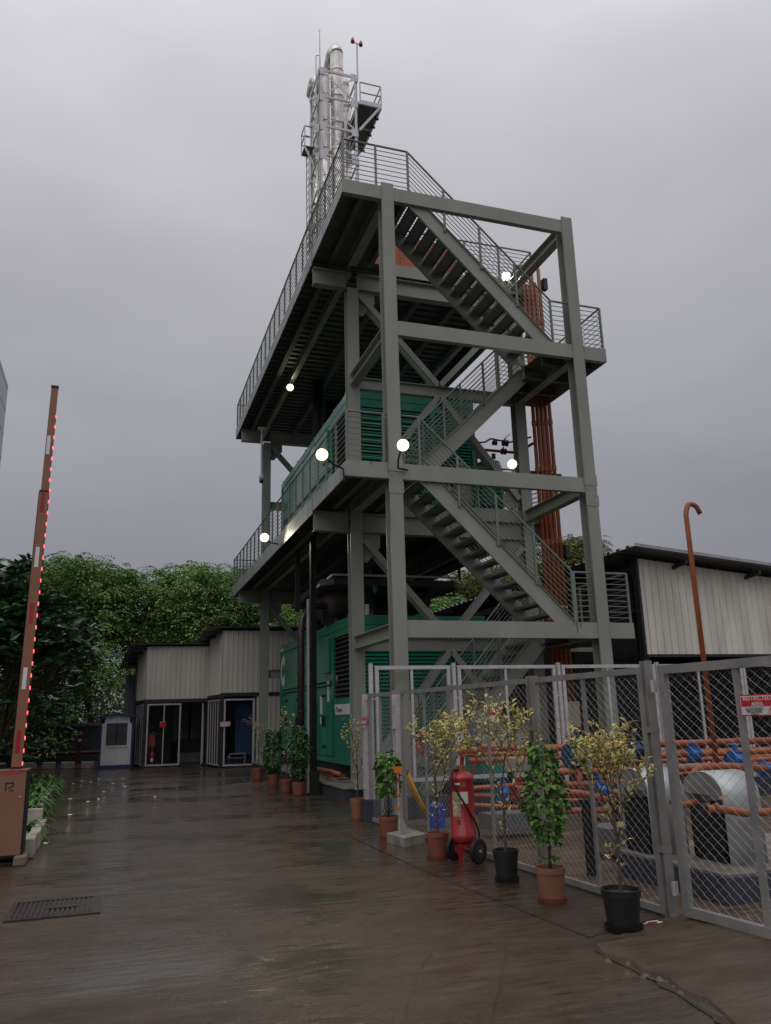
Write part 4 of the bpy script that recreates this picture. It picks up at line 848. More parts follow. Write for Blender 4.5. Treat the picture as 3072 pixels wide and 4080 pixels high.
pipe('short red elbow bending up into the tall standpipe', [(3.1, -3.02, .45), (3.32, -3.02, .78), (3.69, -3.02, .80), (4.6, -3.02, .72)], .07)
valve('blue valve on the pipe behind the farther pump cover', (3.72, -2.5, .95), (1, 0, 0), .085); pipe('red pipe with a blue valve behind the pump covers', [(3.0, -2.5, .95), (3.6, -2.5, .95)], .06)
pipe('red pipe continuing right from the upper blue valve', [(3.84, -2.5, .95), (7.2, -2.5, .93)], .06)
valve('large blue valve just right of the tall standpipe', (4.42, -2.6, .83), (1, 0, 0), .12); valve('small blue valve below and right of the large one', (4.66, -2.9, .70), (1, 0, 0), .085, wheel=False)
pipe('red pipe leaving the large blue valve to the right', [(4.55, -2.6, .83), (7.4, -2.6, .80)], .05); pipe('red pipe leaving the smallest blue valve to the right', [(4.78, -2.9, .68), (7.2, -2.9, .68)], .055)
pipe('red cross pipe in the middle of the yard at valve height', [(1.1, -2.5, .80), (2.75, -2.5, .76)], .055); pipe('lower red cross pipe in the middle of the yard', [(1.15, -2.5, .62), (2.5, -2.5, .60)], .05)
pipe('red upright pipe under the big dark blue valve', [(1.67, -2.5, .40), (1.67, -2.5, .84)], .06, flanges=((0, .95),)); valve('big dark blue upright valve standing on the yard pipes', (1.63, -2.5, 1.0), (1, 0, 0), .14, BLUED)
obj('bonnet', MB().tube([(1.63, -2.5, 1.2), (1.65, -2.5, 1.42)], [.06, .03], 10), BLUED, [o for o in C.objects if o.get('label', '').startswith('big dark blue upright')][0])
valve('dark blue valve on the header next to the nearest gate post', (3.15, -1.8, 1.0), (1, 0, 0), .12, BLUED)
valve('blue valve low in the middle of the yard', (1.98, -2.55, .50), (1, 0, 0), .10); valve('blue valve low beside the farther pump', (2.52, -2.6, .50), (1, 0, 0), .11); valve('blue valve hidden low behind the croton stem', (2.35, -3.1, .36), (0, 1, 0), .08, wheel=False)
pipe('red pipe joining the two low blue valves', [(2.1, -2.57, .48), (2.42, -2.6, .48)], .05); pipe('low red pipe left of the low blue valves', [(1.2, -2.6, .46), (1.88, -2.55, .48)], .05)
pipe('sloping red pipe in the near left of the yard', [(.30, -4.0, .68), (.75, -4.0, .65), (1.25, -4.0, .52)], .05, flanges=((0, .6),)); pipe('lowest red pipe near the black stand post', [(.45, -4.0, .46), (1.2, -4.0, .42)], .045); pipe('red pipe between the sloping pipe and the lowest one', [(.5, -3.8, .56), (1.3, -3.8, .50)], .035)
pipe('fat red elbow pipe beside the pump covers', [(1.2, -5.0, .62), (.92, -5.0, .66), (.86, -5.0, .5), (.86, -5.0, .3)], .065); pipe('second fat red elbow pipe beside the pump covers', [(1.45, -5.3, .62), (1.12, -5.2, .66), (1.05, -5.2, .45)], .06)
pipe('red pipe running across in front of the nearest pump cover', [(.18, -7.02, .775), (.30, -7.02, .775), (.62, -7.02, .715), (1.1, -7.02, .715)], .042, flanges=((0, .1), (0, .9)))
valve('dark grey gate valve at the left end of the nearest pipe', (.20, -6.98, .77), (1, 0, 0), .05, DGREY, False)
pipe('red pipe stub beside the nearest pump cover', [(.50, -6.5, .78), (.36, -6.5, .75), (.22, -6.5, .80)], .036); pipe('red pipe behind the nearest pump cover', [(1.0, -5.5, .66), (1.9, -5.5, .64)], .045)
pipe('long red pipe low along the rear fence behind the extinguisher', [(.1, -2.0, .585), (1.1, -2.0, .60)], .045); pipe('red pipe below it behind the extinguisher', [(.1, -2.0, .50), (.6, -2.0, .46), (1.2, -2.0, .34)], .04); pipe('lowest red pipe behind the fire extinguisher', [(.1, -2.2, .38), (1.0, -2.3, .30)], .04)
pipe('thick red pipe ending left of the tall green plant', [(.42, -1.9, 1.16), (1.7, -1.9, 1.08)], .05); pipe('second thick red pipe just under it', [(.45, -1.9, 1.06), (1.7, -1.9, 1.0)], .04)
valve('light blue valve behind the croton in the black pot', (.62, -2.1, .50), (1, 0, .2), .08); valve('red painted valve in the far part of the yard', (.95, -2.0, .52), (1, 0, 0), .10, RED)
t = thing('pipe_support_post', 'thick black support post standing on the yard floor', 'support post', (-.05, -5.45, 0), 'black pipe supports'); obj('post', MB().lathe([(0, 0), (.055, 0), (.055, .70), (0, .72)], (-.05, -5.45, 0), 14), BLACK, t); obj('saddle', MB().box((-.12, -5.5, .70), (.02, -5.4, .74)), BLACK, t)
for i, (x, y, z, lab) in enumerate(((1.2, -1.25, .88, 'black pipe support near the dark blue valve'), (4.0, -1.6, .72, 'black pipe support behind the tall standpipe'), (2.2, -2.55, .40, 'low black pipe support under the low valves'), (.9, -4.0, .40, 'low black support under the sloping pipe'))):
    t = thing('pipe_support_post', lab, 'support post', (x, y, 0), 'black pipe supports'); obj('post', MB().box((x-.04, y-.04, 0), (x+.04, y+.04, z-.06)), BLACK, t); obj('saddle', MB().box((x-.08, y-.1, z-.08), (x+.08, y+.1, z-.05)), BLACK, t)
# pump plinth and covers
g = MB(); g.prism([(.16, -5.6), (.23, -7.12), (.50, -7.16), (2.3, -6.75), (2.3, -5.2)], 0, .235); q_ = tag(obj('pump_plinth', g, PLIN, bevel=.01), 'dark blue concrete plinth under the pump covers', 'plinth'); g = MB(); g.prism([(.17, -5.62), (.24, -7.09), (.50, -7.13), (2.28, -6.72), (2.28, -5.22)], .236, .25); obj('top_slab', g, PLTOP, q_)
def cover(label, x0, y0, w, d, h, zb=.25):
    t = thing('pump_cover', label, 'pump cover', (x0, y0, zb), 'arched metal pump covers'); n = 12; r = d/2; zs = zb+h-r*.75
    prof = [(y0, zb)]+[(y0+r-r*math.cos(math.pi*k/n), zs+r*.75*math.sin(math.pi*k/n)) for k in range(n+1)]+[(y0+d, zb+.45)]
    m = MB(); vs = [(x, y, z) for x in (x0, x0+w) for y, z in prof]; k = len(prof); m.add(vs, [(i, i+1, k+i+1, k+i) for i in range(k-1)]); o = obj('arched_sheet', m, COPPER, t, smooth=True)
    b = o.modifiers.new('sol', 'SOLIDIFY'); b.thickness = .006
    arc = prof[1:-1]; 
    for xe in (x0+.004, x0+w-.004): obj('end_plate', MB().add([(xe, y, z) for y, z in arc], [tuple(range(len(arc)))]), mat('cover_end', (.25, .25, .235), .45, .2), t)
    obj('pump_motor', MB().tube([(x0+.05, y0+d/2, zb+.3), (x0+w-.03, y0+d/2, zb+.3)], .14, 16).box((x0+.03, y0+.1, zb), (x0+w-.03, y0+d-.08, zb+.12)).box((x0+.02, y0+.06, zb+.1), (x0+.05, y0+d-.05, zb+.5)), BLACK, t)
    obj('rear_panel', MB().box((x0+.03, y0+d-.04, zb), (x0+w-.01, y0+d-.03, zb+.5)), BLACK, t)
    return t
cover('nearest arched metal pump cover, in front at the right of the yard', .553, -6.81, .42, .55, .80); cover('second arched metal pump cover partly behind the gate post', .25, -6.1, .42, .5, .80)
tag(obj('grey_duct_box', MB().box((.05, -2.9, .12), (.75, -2.5, .32)), mat('grey_box', (.12, .12, .12), .5)), 'long grey metal box low behind the fire extinguisher', 'metal box'); tag(obj('grey_duct_box', MB().box((-.05+.6, -4.9, .16), (1.5, -4.4, .34)), MATS['grey_box']), 'long grey metal box low behind the black stand post', 'metal box')
for x0_, z0_, w_, h_, yy, lab in ((3.18, 1.34, .36, .47, .35, 'beige electrical box seen through the rear fence by the right stair column'), (1.08, .74, .36, .22, -1.5, 'beige box standing low behind the croton in the black pot')):
    t = thing('electrical_box', lab, 'electrical box', (x0_, yy, z0_)); obj('cabinet', MB().box((x0_, yy, z0_), (x0_+w_, yy+.2, z0_+h_)), BEIGEP, t, bevel=.01); obj('door', MB().box((x0_+.02, yy-.008, z0_+.02), (x0_+w_/2-.005, yy, z0_+h_-.02)), BEIGEP, t); obj('door', MB().box((x0_+w_/2+.005, yy-.008, z0_+.02), (x0_+w_-.02, yy, z0_+h_-.02)), BEIGEP, t)
    for lx in (x0_+.04, x0_+w_-.08): obj('leg', MB().box((lx, yy+.05, 0), (lx+.04, yy+.1, z0_)), DGREY, t)
# shrouded green machine behind the rear fence
t = thing('green_tank', 'green steel tank partly under a grey tarpaulin behind the rear fence', 'tank', (2.1, .9, .4)); obj('body', MB().box((1.55, .6, .45), (2.75, 1.3, 1.18)), GREEN, t, bevel=.03)
m = MB(); NX, NY = 14, 8; vs = []
for i in range(NX+1):
    for j in range(NY+1):
        x = 1.48+1.34*i/NX; y = .52+.86*j/NY; ed = min(i, NX-i, j, NY-j); z = (1.5+.22*math.sin(i*.5)+random.uniform(-.05, .05)) if ed > 1 else (1.3 if ed == 1 else 1.08+random.uniform(-.06, .06)); vs.append((x, y, z))
m.add(vs, [(i*(NY+1)+j, (i+1)*(NY+1)+j, (i+1)*(NY+1)+j+1, i*(NY+1)+j+1) for i in range(NX) for j in range(NY)]); obj('tarpaulin', m, CLOTH, t, smooth=True)

# ------------------------------------------------------------------ riser pipes, tank and valves on the decks
for i in range(5):
    x = 4.285+.112*i; top = (12.55, 12.0, 12.35, 12.1, 12.6)[i]; lab = ['leftmost', 'second from the left', 'middle', 'fourth from the left', 'rightmost'][i]
    t = thing('riser_pipe', lab+' of the red riser pipes climbing the right tower side', 'riser pipe', (x, 2.55, .3), 'five red riser pipes')
    y = 2.55; obj('tube', MB().tube([(x, y, .3), (x, y, top-.2), (x, y+.04, top-.06), (x, y+.14, top-.01), (x, y+.4, top+.02)], .045 if i != 2 else .05, 12), REDP, t, smooth=True)
    for z in (3.6, 5.3, 7.05, 8.2, 10.8): obj('joint_sleeve', MB().lathe([(.045, 0), (.056, .01), (.056, .13), (.045, .14)], (x, y, z+i*.02), 12), REDP, t)
    for z in (3.9, 4.0): obj('white_mark', MB().lathe([(.0515, 0), (.0515, .03)], (x, y, z), 12), WHITE, t) if z == 3.9 and i != 2 else None
for z, lab in ((7.0, 'black clamp bar holding the riser pipes above the second deck'), (10.2, 'black clamp bar holding the riser pipes near the top deck'), (4.5, 'black clamp bar holding the riser pipes below the second deck')):
    tag(obj('clamp_bar', MB().box((4.12, 2.60, z), (4.95, 2.64, z+.08)), DGREY), lab, 'clamp bar', 'clamp bars on the riser pipes')
for z, lab in ((11.9, 'dark junction box right of the riser pipes near the top'), (5.05, 'dark junction box right of the riser pipes below the second deck')):
    t = thing('junction_box', lab, 'junction box', (4.88, 2.6, z)); obj('box', MB().box((4.85, 2.52, z), (4.96, 2.66, z+.3)), DGREY, t); obj('bracket', MB().box((4.8, 2.56, z+.05), (4.85, 2.62, z+.25)), BLACK, t)
t = thing('day_tank', 'green fuel tank with pipes on top on the second deck behind the stairs', 'tank', (3.4, 3.3, L2)); obj('body', MB().tube([(3.38, 3.25, 6.3), (3.38, 3.25, 6.35), (3.38, 3.25, 7.2), (3.38, 3.25, 7.42), (3.38, 3.25, 7.5)], [.30, .33, .33, .28, .1], 20), GREEN, t, smooth=True)
for a in (0, 2.1, 4.2): obj('leg', MB().box((3.38+.25*math.cos(a)-.03, 3.25+.25*math.sin(a)-.03, L2), (3.38+.25*math.cos(a)+.03, 3.25+.25*math.sin(a)+.03, 6.35)), DGREY, t)
obj('gauge', MB().tube([(3.45, 3.1, 7.5), (3.45, 3.1, 7.62)], .05, 10), BLUED, t)
dk = 'thin red fuel pipes on the second deck'
pipe('upper thin red fuel pipe over the green tank with blue valves', [(3.0, 3.1, 6.3), (3.0, 3.1, 7.86), (3.25, 3.1, 7.9), (3.4, 3.1, 8.0), (3.9, 3.1, 7.95), (4.3, 2.75, 8.0)], .022, group=dk); pipe('lower thicker red fuel pipe over the green tank', [(3.05, 3.15, 7.5), (3.2, 3.15, 7.72), (4.1, 3.15, 7.72), (4.35, 2.75, 7.85)], .035, group=dk)
valve('small blue valve on the upper thin fuel pipe, left one', (3.5, 3.1, 7.9), (1, 0, 0), .05, BLUED, False); valve('small blue valve on the upper thin fuel pipe, right one', (3.78, 3.1, 7.92), (1, 0, 0), .065, BLUED, False); valve('blue valve on the thicker fuel pipe over the green tank', (3.75, 3.15, 7.72), (1, 0, 0), .06, BLUED, False)
tag(obj('valve_lever', MB().tube([(3.78, 3.1, 8.0), (3.82, 3.1, 8.08), (3.92, 3.1, 8.16)], .01, 5), BLUED), 'raised lever handle of the right small valve above the green tank', 'lever')
pipe('red vertical pipe against the green enclosure on the second deck', [(2.75, 3.3, L2), (2.75, 3.3, 7.0)], .04, group=dk); pipe('second red vertical pipe at the right of the green tank', [(3.95, 3.3, L2), (3.95, 3.3, 6.9)], .035, group=dk)
t = thing('wrapped_bundle', 'bundle wrapped in clear plastic standing by the green tank', 'wrapped bundle', (2.75, 3.2, L2)); obj('wrap', MB().lathe([(0, 0), (.22, .02), (.26, .4), (.2, .9), (.1, 1.15), (.03, 1.3)], (2.72, 3.35, L2), 9), PLASTW, t, smooth=True)
t = thing('paper_bundle', 'pale plastic bundle on the second deck behind the left stair column', 'wrapped bundle', (-.2, 3.2, L2)); obj('wrap', MB().lathe([(0, 0), (.25, .02), (.22, .25), (.05, .34)], (-.0, 2.2, L2), 8), PLASTW, t)
# top deck: red tank, pipes
t = thing('roof_tank', 'red rectangular tank with a white letter on the top deck', 'tank', (1.5, 5.5, L4)); obj('body', MB().box((.1, 4.6, L4+.15), (3.5, 7.4, 14.15)), REDT, t, bevel=.02)
for x in (.3, 3.1): obj('foot', MB().box((x, 4.7, L4), (x+.15, 7.3, L4+.15)), DGREY, t)
for i in range(5): obj('stiffener', MB().box((.3+i*.75, 4.57, L4+.2), (.35+i*.75, 4.6, 14.1)), REDT, t)
text('lettering', 'S', .4, (.55, 4.56, 13.5), (1, 0, 0), (0, 0, 1), WHITE, t, .02)
pipe('red flanged pipe along the front of the roof tank', [(1.0, 4.3, 12.45), (2.2, 4.3, 12.45), (2.2, 4.45, 12.9)], .07, flanges=((0, .05), (0, .5)), group='red pipes on the top deck'); pipe('red pipe over the right end of the roof tank', [(3.3, 5.0, 14.1), (3.3, 5.0, 14.35), (3.6, 5.0, 14.3), (3.6, 5.0, 12.4)], .06, group='red pipes on the top deck')
valve('blue valve on top of the red roof tank', (2.75, 5.2, 14.22), (1, 0, 0), .08, BLUE, False)
tag(obj('pale_green_cabinet', MB().box((3.6, 2.9, L4), (3.9, 3.2, L4+.22)), mat('pale_green_paint', (.35, .42, .22), .5), bevel=.02), 'small pale green cabinet by the lit floodlight on the top deck', 'cabinet')
tag(obj('green_rag', MB().lathe([(0, 0), (.05, .05), (.07, .2), (.04, .35), (.015, .42)], (1.05, 5.1, 4.5), 7), mat('rag_green', (.02, .2, .12), .6, trans=0)), 'green plastic rag tied to a brace above the lower generator', 'rag')
ORD = ['first', 'second', 'third', 'fourth', 'fifth', 'sixth', 'seventh', 'eighth', 'ninth', 'tenth', 'eleventh', 'twelfth', 'thirteenth', 'fourteenth', 'fifteenth', 'sixteenth', 'seventeenth', 'eighteenth', 'nineteenth', 'twentieth']

# ------------------------------------------------------------------ boom barrier
B = thing('boom_barrier', 'raised parking barrier with orange brown cabinet and long boom edged in red lights', 'boom barrier', (-6.0, -1.75, 0))
bx0, bx1, by0, by1, bz0, bz1 = -6.24, -5.81, -1.80, -1.48, .10, 1.09
cb = obj('cabinet', MB().box((bx0, by0, bz0), (bx1, by1, bz1)), CABM, B, bevel=.008)
obj('edge_seal', MB().box((bx1, by0+.02, bz0-.02), (bx1+.025, by1, bz1-.02)), BLACK, cb); obj('bottom_seal', MB().box((bx0, by0+.01, bz0-.02), (bx1, by1, bz0)), BLACK, cb)
obj('cap', MB().box((bx0-.01, by0-.01, bz1), (bx1+.02, by1+.01, bz1+.015)), CABM, cb); obj('red_strip', MB().box((bx1-.27, by0-.006, bz1-.028), (bx1-.085, by0-.001, bz1-.008)), mat('red_reflector', (.7, .03, .05), .3), cb)
obj('lock', MB().tube([(bx1-.055, by0+.0, .78), (bx1-.055, by0-.012, .78)], .012, 10), GALV, cb)
lz = .86
for a, b in (((-.225, .0), (-.225, .095)), ((-.225, .09), (-.145, .09)), ((-.145, .095), (-.145, .045)), ((-.145, .05), (-.20, .03)), ((-.185, .0), (-.135, .0))):
    obj('emblem_stroke', MB().beam((bx1+a[0], by0-.002, lz+a[1]), (bx1+b[0], by0-.002, lz+b[1]), .004, .013, (0, 0, 1) if abs(a[1]-b[1]) < .03 else (1, 0, 0)), BLACK, cb)
tp = Vector((-5.87, -1.58, 6.39)); b0 = Vector((-5.955, -1.58, 1.07)); dv = (tp-b0).normalized(); zj = 4.78
def at(z): return b0+dv*((z-b0.z)/dv.z)
bm = obj('boom', MB().beam(at(1.10), at(zj), .05, .122, (1, 0, 0)), BOOM, B); up_ = obj('boom_upper', MB().beam(at(zj), at(6.34)+Vector((.0, 0, 0)), .04, .092, (1, 0, 0)), BOOM, B)
obj('black_edge', MB().beam(at(1.1)+Vector((-.066, 0, 0)), at(zj)+Vector((-.066, 0, 0)), .04, .010, (1, 0, 0)), BLACK, bm); obj('joint_band', MB().beam(at(zj-.0), at(zj+.03), .055, .128, (1, 0, 0)), BLACK, bm)
obj('end_cap', MB().beam(at(6.34), at(6.38), .048, .10, (1, 0, 0)), BLACK, up_); obj('foot_clamp', MB().beam(at(1.06), at(1.13), .07, .14, (1, 0, 0)), BLACK, bm)
for z, m, p in ((1.30, RED, bm), (2.10, WHITE, bm), (2.95, RED, bm), (3.72, WHITE, bm), (4.49, RED, bm), (5.33, WHITE, up_)): obj('reflective_sticker', MB().beam(at(z)+Vector((-.008, -.027, 0)), at(z+.28)+Vector((-.008, -.027, 0)), .002, .05, (1, 0, 0)), m, p)
obj('cable', MB().tube([at(z)+Vector((.066 if z < zj else .052, -.01, 0)) for z in (1.1, 2.5, 4.7, 4.85, 5.95)], .004, 4), BLACK, bm)
src = None
for i in range(32):
    z = 1.14+i*.158; 
    if z > 5.95: break
    p = at(z)+Vector((.066 if z < zj else .052, -.012, 0))
    if src is None: src = obj('red_light', MB().box((p.x-.006, p.y-.006, p.z), (p.x+.008, p.y+.006, p.z+.055)), LED, B); q0 = p; s2 = obj('light_core', MB().box((p.x-.004, p.y-.009, p.z+.01), (p.x+.006, p.y-.006, p.z+.05)), LEDC, B)
    else: piece('red_light', src, B, p-q0); piece('light_core', s2, B, p-q0)

# ------------------------------------------------------------------ kerbs and planting on the left
def kerb_run(pts, w, h, mats, label, seg=.42, gap=.012, zlow=0):
    k = 0; n = 0
    for a, b in zip(pts, pts[1:]):
        A = Vector((*a, 0)); Bv = Vector((*b, 0)); L_ = (Bv-A).length; c = max(1, round(L_/seg)); d = (Bv-A)/L_
        for i in range(c):
            p = A+d*(L_*i/c+gap/2); q = A+d*(L_*(i+1)/c-gap/2); p.z = q.z = h/2+random.uniform(-.008, .006); m = mats[k % len(mats)]; k += 1
            s_ = d.cross(Vector((0, 0, 1))); off = s_*random.uniform(-.01, .01)
            tag(obj('kerb_stone', MB().beam(p+off, q+off, w, h), m, bevel=.012), ORD[min(n, 19)]+' '+label, 'kerb stone', label.replace('block', 'blocks').replace('counting from', 'from')); n += 1
kerb_run([(-5.80, -1.98), (-5.80, -1.5)], .14, .10, [KERBD], 'bare concrete kerb block at the barrier cabinet foot, counting from the camera', .3)
kerb_run([(-5.755, -1.45), (-5.76, .9)], .13, .23, [KERB], 'white painted kerb block beside the barrier, counting from the camera')
kerb_run([(-5.86, 2.4), (-6.9, 2.4)], .14, .26, [KERB], 'white kerb block across the near end of the bed, counting from the road', .5)
kerb_run([(-5.98, 2.6), (-6.14, 8.8)], .13, .22, [KERB, KERBD], 'weathered kerb block along the leafy bed, counting from the camera')
for i, x in enumerate((-8.9, -7.75, -7.05, -6.35, -5.62)):
    yk = 20.05+(-5.3-x)*.55 if i else 22.0
    tag(obj('kerb_block', MB().box((x-.24, yk-.1, 0), (x+.24, yk+.12, .24)), KERB, bevel=.02), ['leftmost white kerb block far behind the boom', 'white kerb block second from left at the road end', 'middle white kerb block at the road end', 'white kerb block left of the one nearest the booth', 'white kerb block touching the guard booth'][i], 'kerb block', 'white kerb blocks at the road end')
g = MB(); g.prism([(-5.86, -1.4), (-5.86, 2.3), (-6.0, 2.5), (-6.15, 9), (-6.4, 14), (-9, 20), (-16, 24), (-16, -1.4)], 0, .07); struct('planting_bed', g, EARTH)
def strap_plant(label, x, y, z, n, ln, seed, group='strap leaved lilies by the kerb'):
    rd = random.Random(seed); t = thing('lily_plant', label, 'plant', (x, y, z), group); m = MB()
    for k in range(n):
        a = rd.uniform(0, 6.28); l = ln*rd.uniform(.6, 1.1); e_ = rd.uniform(.5, 1.25); w = .022*rd.uniform(.8, 1.3); p = Vector((x+rd.gauss(0, .03), y+rd.gauss(0, .03), z)); h = Vector((math.cos(a), math.sin(a), 0)); s = Vector((-h.y, h.x, 0)); vs = []; an = e_
        for i in range(7):
            ww = w*(1-(i/6)**2)+.002; vs += [p+s*ww+Vector((0, 0, ww*.4)), p-s*ww+Vector((0, 0, ww*.4))]; p = p+(h*math.cos(an)+Vector((0, 0, math.sin(an))))*l/6; an -= .36
        m.add(vs, [(2*i, 2*i+1, 2*i+3, 2*i+2) for i in range(6)])
    obj('foliage', m, LEAFG, t, kind='stuff', smooth=True)
strap_plant('bright strap leaved lily drooping over the near kerb by the cabinet', -5.98, .2, .05, 60, .68, 1); strap_plant('strap leaved lily half hidden behind the barrier cabinet', -6.35, .5, .05, 40, .6, 2)
for i in range(14): strap_plant(ORD[i]+' strap leaved lily from the near end of the bed before the booth', -6.12-.16*(i % 2)-i*.012, 3.0+i*.62, .1, 46, .62, 10+i, 'strap leaved lilies in the bed before the booth')
c = []; d = []
for i in range(9000):
    x = random.uniform(-10, -6.1); y = random.uniform(2.7, 20) if x > -6.6-(0) else random.uniform(2.7, 22)
    if x > -6.2-(y-2.6)*.04-max(0, y-9)*.18: continue
    c.append((x, y, random.uniform(.03, .34))); d.append((random.gauss(0, 1), random.gauss(0, 1), random.uniform(.2, 1.2)))
o = leaves('ground_cover', c, d, .16, .07, GRASSM, None); tag(o, 'low dark green ground cover filling the bed left of the road', 'ground cover')
# fallen frangipani flowers
for i, (x, y) in enumerate(((-5.55, 12.8), (-5.3, 12.2), (-5.75, 11.9), (-5.1, 13.4), (-4.7, 11.2), (-5.6, 6.9), (-5.2, 6.0), (-4.9, 8.4), (-4.4, 13.2), (-5.0, 6.5), (-3.8, 6.3), (-4.4, 9.8), (-5.45, 3.5), (-5.6, -.2))):
    m = MB(); a0 = random.uniform(0, 6)
    for k in range(5):
        a = a0+k*1.257; m.add([(x, y, .01), (x+.045*math.cos(a-.35), y+.045*math.sin(a-.35), .03), (x+.075*math.cos(a), y+.075*math.sin(a), .02), (x+.045*math.cos(a+.35), y+.045*math.sin(a+.35), .012)], [(0, 1, 2, 3)])
    tag(obj('fallen_flower', m, FLOW), 'white fallen flower lying on the wet road near the planting bed', 'flower', 'fallen white flowers on the wet road')

# ------------------------------------------------------------------ profiled sheet cladding
def cladding(name, a, b, z0a, z1a, m, parent, z0b=None, z1b=None, pitch=.18, rib=.032, flip=1, narrow=.03):
    """ribbed wall sheet from a to b; top edge may slope"""
    A = Vector((*a, 0)); Bv = Vector((*b, 0)); L_ = (Bv-A).length; d = (Bv-A)/L_; nn = Vector((d.y, -d.x, 0))*flip; z0b = z0a if z0b is None else z0b; z1b = z1a if z1b is None else z1b
    S_ = []; s = 0
    while s < L_:
        S_ += [(s, 0), (min(L_, s+pitch-narrow*2), 0), (min(L_, s+pitch-narrow*1.6), rib), (min(L_, s+pitch-narrow*.4), rib)]; s += pitch
    S_.append((L_, 0)); vs = []
    for s, o in S_:
        p = A+d*s+nn*o; k = s/L_; vs += [(p.x, p.y, z0a+(z0b-z0a)*k), (p.x, p.y, z1a+(z1b-z1a)*k)]
    mb = MB(); mb.add(vs, [(2*i, 2*i+2, 2*i+3, 2*i+1) for i in range(len(S_)-1)]); return obj(name, mb, m, parent)
def roofsheet(name, c0, c1, c2, c3, m, parent, pitch=.25, rib=.035):
    """c0-c1 eave edge, c3-c2 opposite edge; ribs run from edge to edge"""
    c0, c1, c2, c3 = map(Vector, (c0, c1, c2, c3)); L_ = (c1-c0).length; n = max(2, int(L_/pitch)); vs = []
    nn = (c1-c0).cross(c3-c0).normalized(); nn = nn if nn.z > 0 else -nn
    ks = []
    for i in range(n): ks += [(i/n, 0), ((i+.6)/n, 0), ((i+.7)/n, rib), ((i+.9)/n, rib)]
    ks.append((1, 0))
    for k, o in ks: vs += [c0.lerp(c1, k)+nn*o, c3.lerp(c2, k)+nn*o]
    mb = MB(); mb.add(vs, [(2*i, 2*i+2, 2*i+3, 2*i+1) for i in range(len(ks)-1)]); return obj(name, mb, m, parent)

# ------------------------------------------------------------------ guard booth
t = thing('guard_booth', 'small white guard booth with dark blue trim and one window', 'guard booth', (-4.65, 19.8, 0))
X0, X1, Y0, Y1, Z0, Z1 = -5.20, -4.12, 19.05, 20.3, .12, 1.82
obj('floor_base', MB().box((X0-.04, Y0-.04, 0), (X1+.04, Y1, .13)), PURP, t)
cladding('front_wall', (X0, Y0), (X1, Y0), Z0, .82, WHITE, t, pitch=.2, rib=.015); cladding('front_wall', (X0, Y0), (X0+.1, Y0), .82, Z1, WHITE, t, pitch=.2, rib=.015); cladding('front_wall', (X1-.1, Y0), (X1, Y0), .82, Z1, WHITE, t, pitch=.2, rib=.015); cladding('front_wall', (X0, Y0), (X1, Y0), 1.62, 1.85, WHITE, t, pitch=.2, rib=.015)
cladding('side_wall', (X0, Y1), (X0, Y0), Z0, Z1, WHITE, t, pitch=.2, rib=.015); cladding('side_wall', (X1, Y0), (X1, Y1), Z0, Z1, WHITE, t, pitch=.2, rib=.015); cladding('back_wall', (X1, Y1), (X0, Y1), Z0, Z1, WHITE, t, pitch=.2)
w_ = obj('window', MB().box((X0+.1, Y0-.03, .76), (X1-.1, Y0-.01, .82)).box((X0+.1, Y0-.03, 1.62), (X1-.1, Y0-.01, 1.68)).box((X0+.1, Y0-.03, .82), (X0+.17, Y0-.01, 1.62)).box((X1-.17, Y0-.03, .82), (X1-.1, Y0-.01, 1.62)), WHITE, t)
obj('pane', MB().box((X0+.17, Y0-.0, .82), (X1-.17, Y0+.01, 1.62)), GLASS, w_); obj('blind', MB().box((X0+.17, Y0-.025, 1.54), (X1-.17, Y0-.012, 1.62)), PURP, w_); obj('glazing_bar', MB().box(((X0+X1)/2-.02, Y0-.01, .82), ((X0+X1)/2+.02, Y0+.0, 1.54)), BLACK, w_)
for x in (X0-.03, X1): obj('corner_trim', MB().box((x-.02, Y0-.045, .1), (x+.05, Y0+.05, Z1)), PURP, t)
rf = MB(); ym, xm = Y0-.14, (X0+X1)/2
rf.extr([(X0-.18, ym, Z1-.0), (xm, ym, Z1+.10), (X1+.18, ym, Z1-.0), (X1+.18, ym, Z1+.05), (xm, ym, Z1+.16), (X0-.18, ym, Z1+.05)], (0, Y1-Y0+.3, 0)); obj('roof', rf, PURP, t)
obj('gable', MB().extr([(X0, Y0-.006, Z1), (X1, Y0-.006, Z1), (xm, Y0-.006, Z1+.09)], (0, .01, 0)), WHITE, t)

# ------------------------------------------------------------------ sheds on the left
t = thing('store_shed', 'beige clad shed with black trim and wire mesh gates behind the guard booth', 'shed', (-2.5, 18.6, 0))
a, b, cc, dd_, e_, f_ = (-3.97, 21.2), (-3.70, 18.69), (-1.42, 18.49), (-1.15, 16.49), (6.5, 16.2), (-1.42, 18.49)
cladding('upper_cladding', a, b, 2.43, 4.25, CLAD, t, z1b=4.42); cladding('upper_cladding', b, cc, 2.43, 4.42, CLAD, t, z1b=4.40)
cladding('upper_cladding', cc, dd_, 2.45, 4.62, CLAD, t, z0b=2.57, z1b=4.80); cladding('upper_cladding', dd_, e_, 2.57, 4.80, CLAD, t)
for p, q, z in ((a, b, 2.38), (b, cc, 2.38), (cc, dd_, 2.47), (dd_, e_, 2.51)): obj('trim_beam', MB().beam((*p, z), (*q, z), .09, .13), TRIM, t)
cladding('lower_cladding', (.05, 16.44), (6.5, 16.2), .05, 2.45, CLAD, t)
for p in (a, b, cc, dd_, (.0, 16.45)): obj('corner_post', MB().box((p[0]-.06, p[1]-.05, 0), (p[0]+.06, p[1]+.07, 2.44)), TRIM, t)
roofsheet('roof', (-4.75, 22.6, 4.12), (-4.6, 18.15, 4.50), (-1.2, 18.0, 4.50), (-1.2, 22.6, 4.15), TIN, t) if False else None
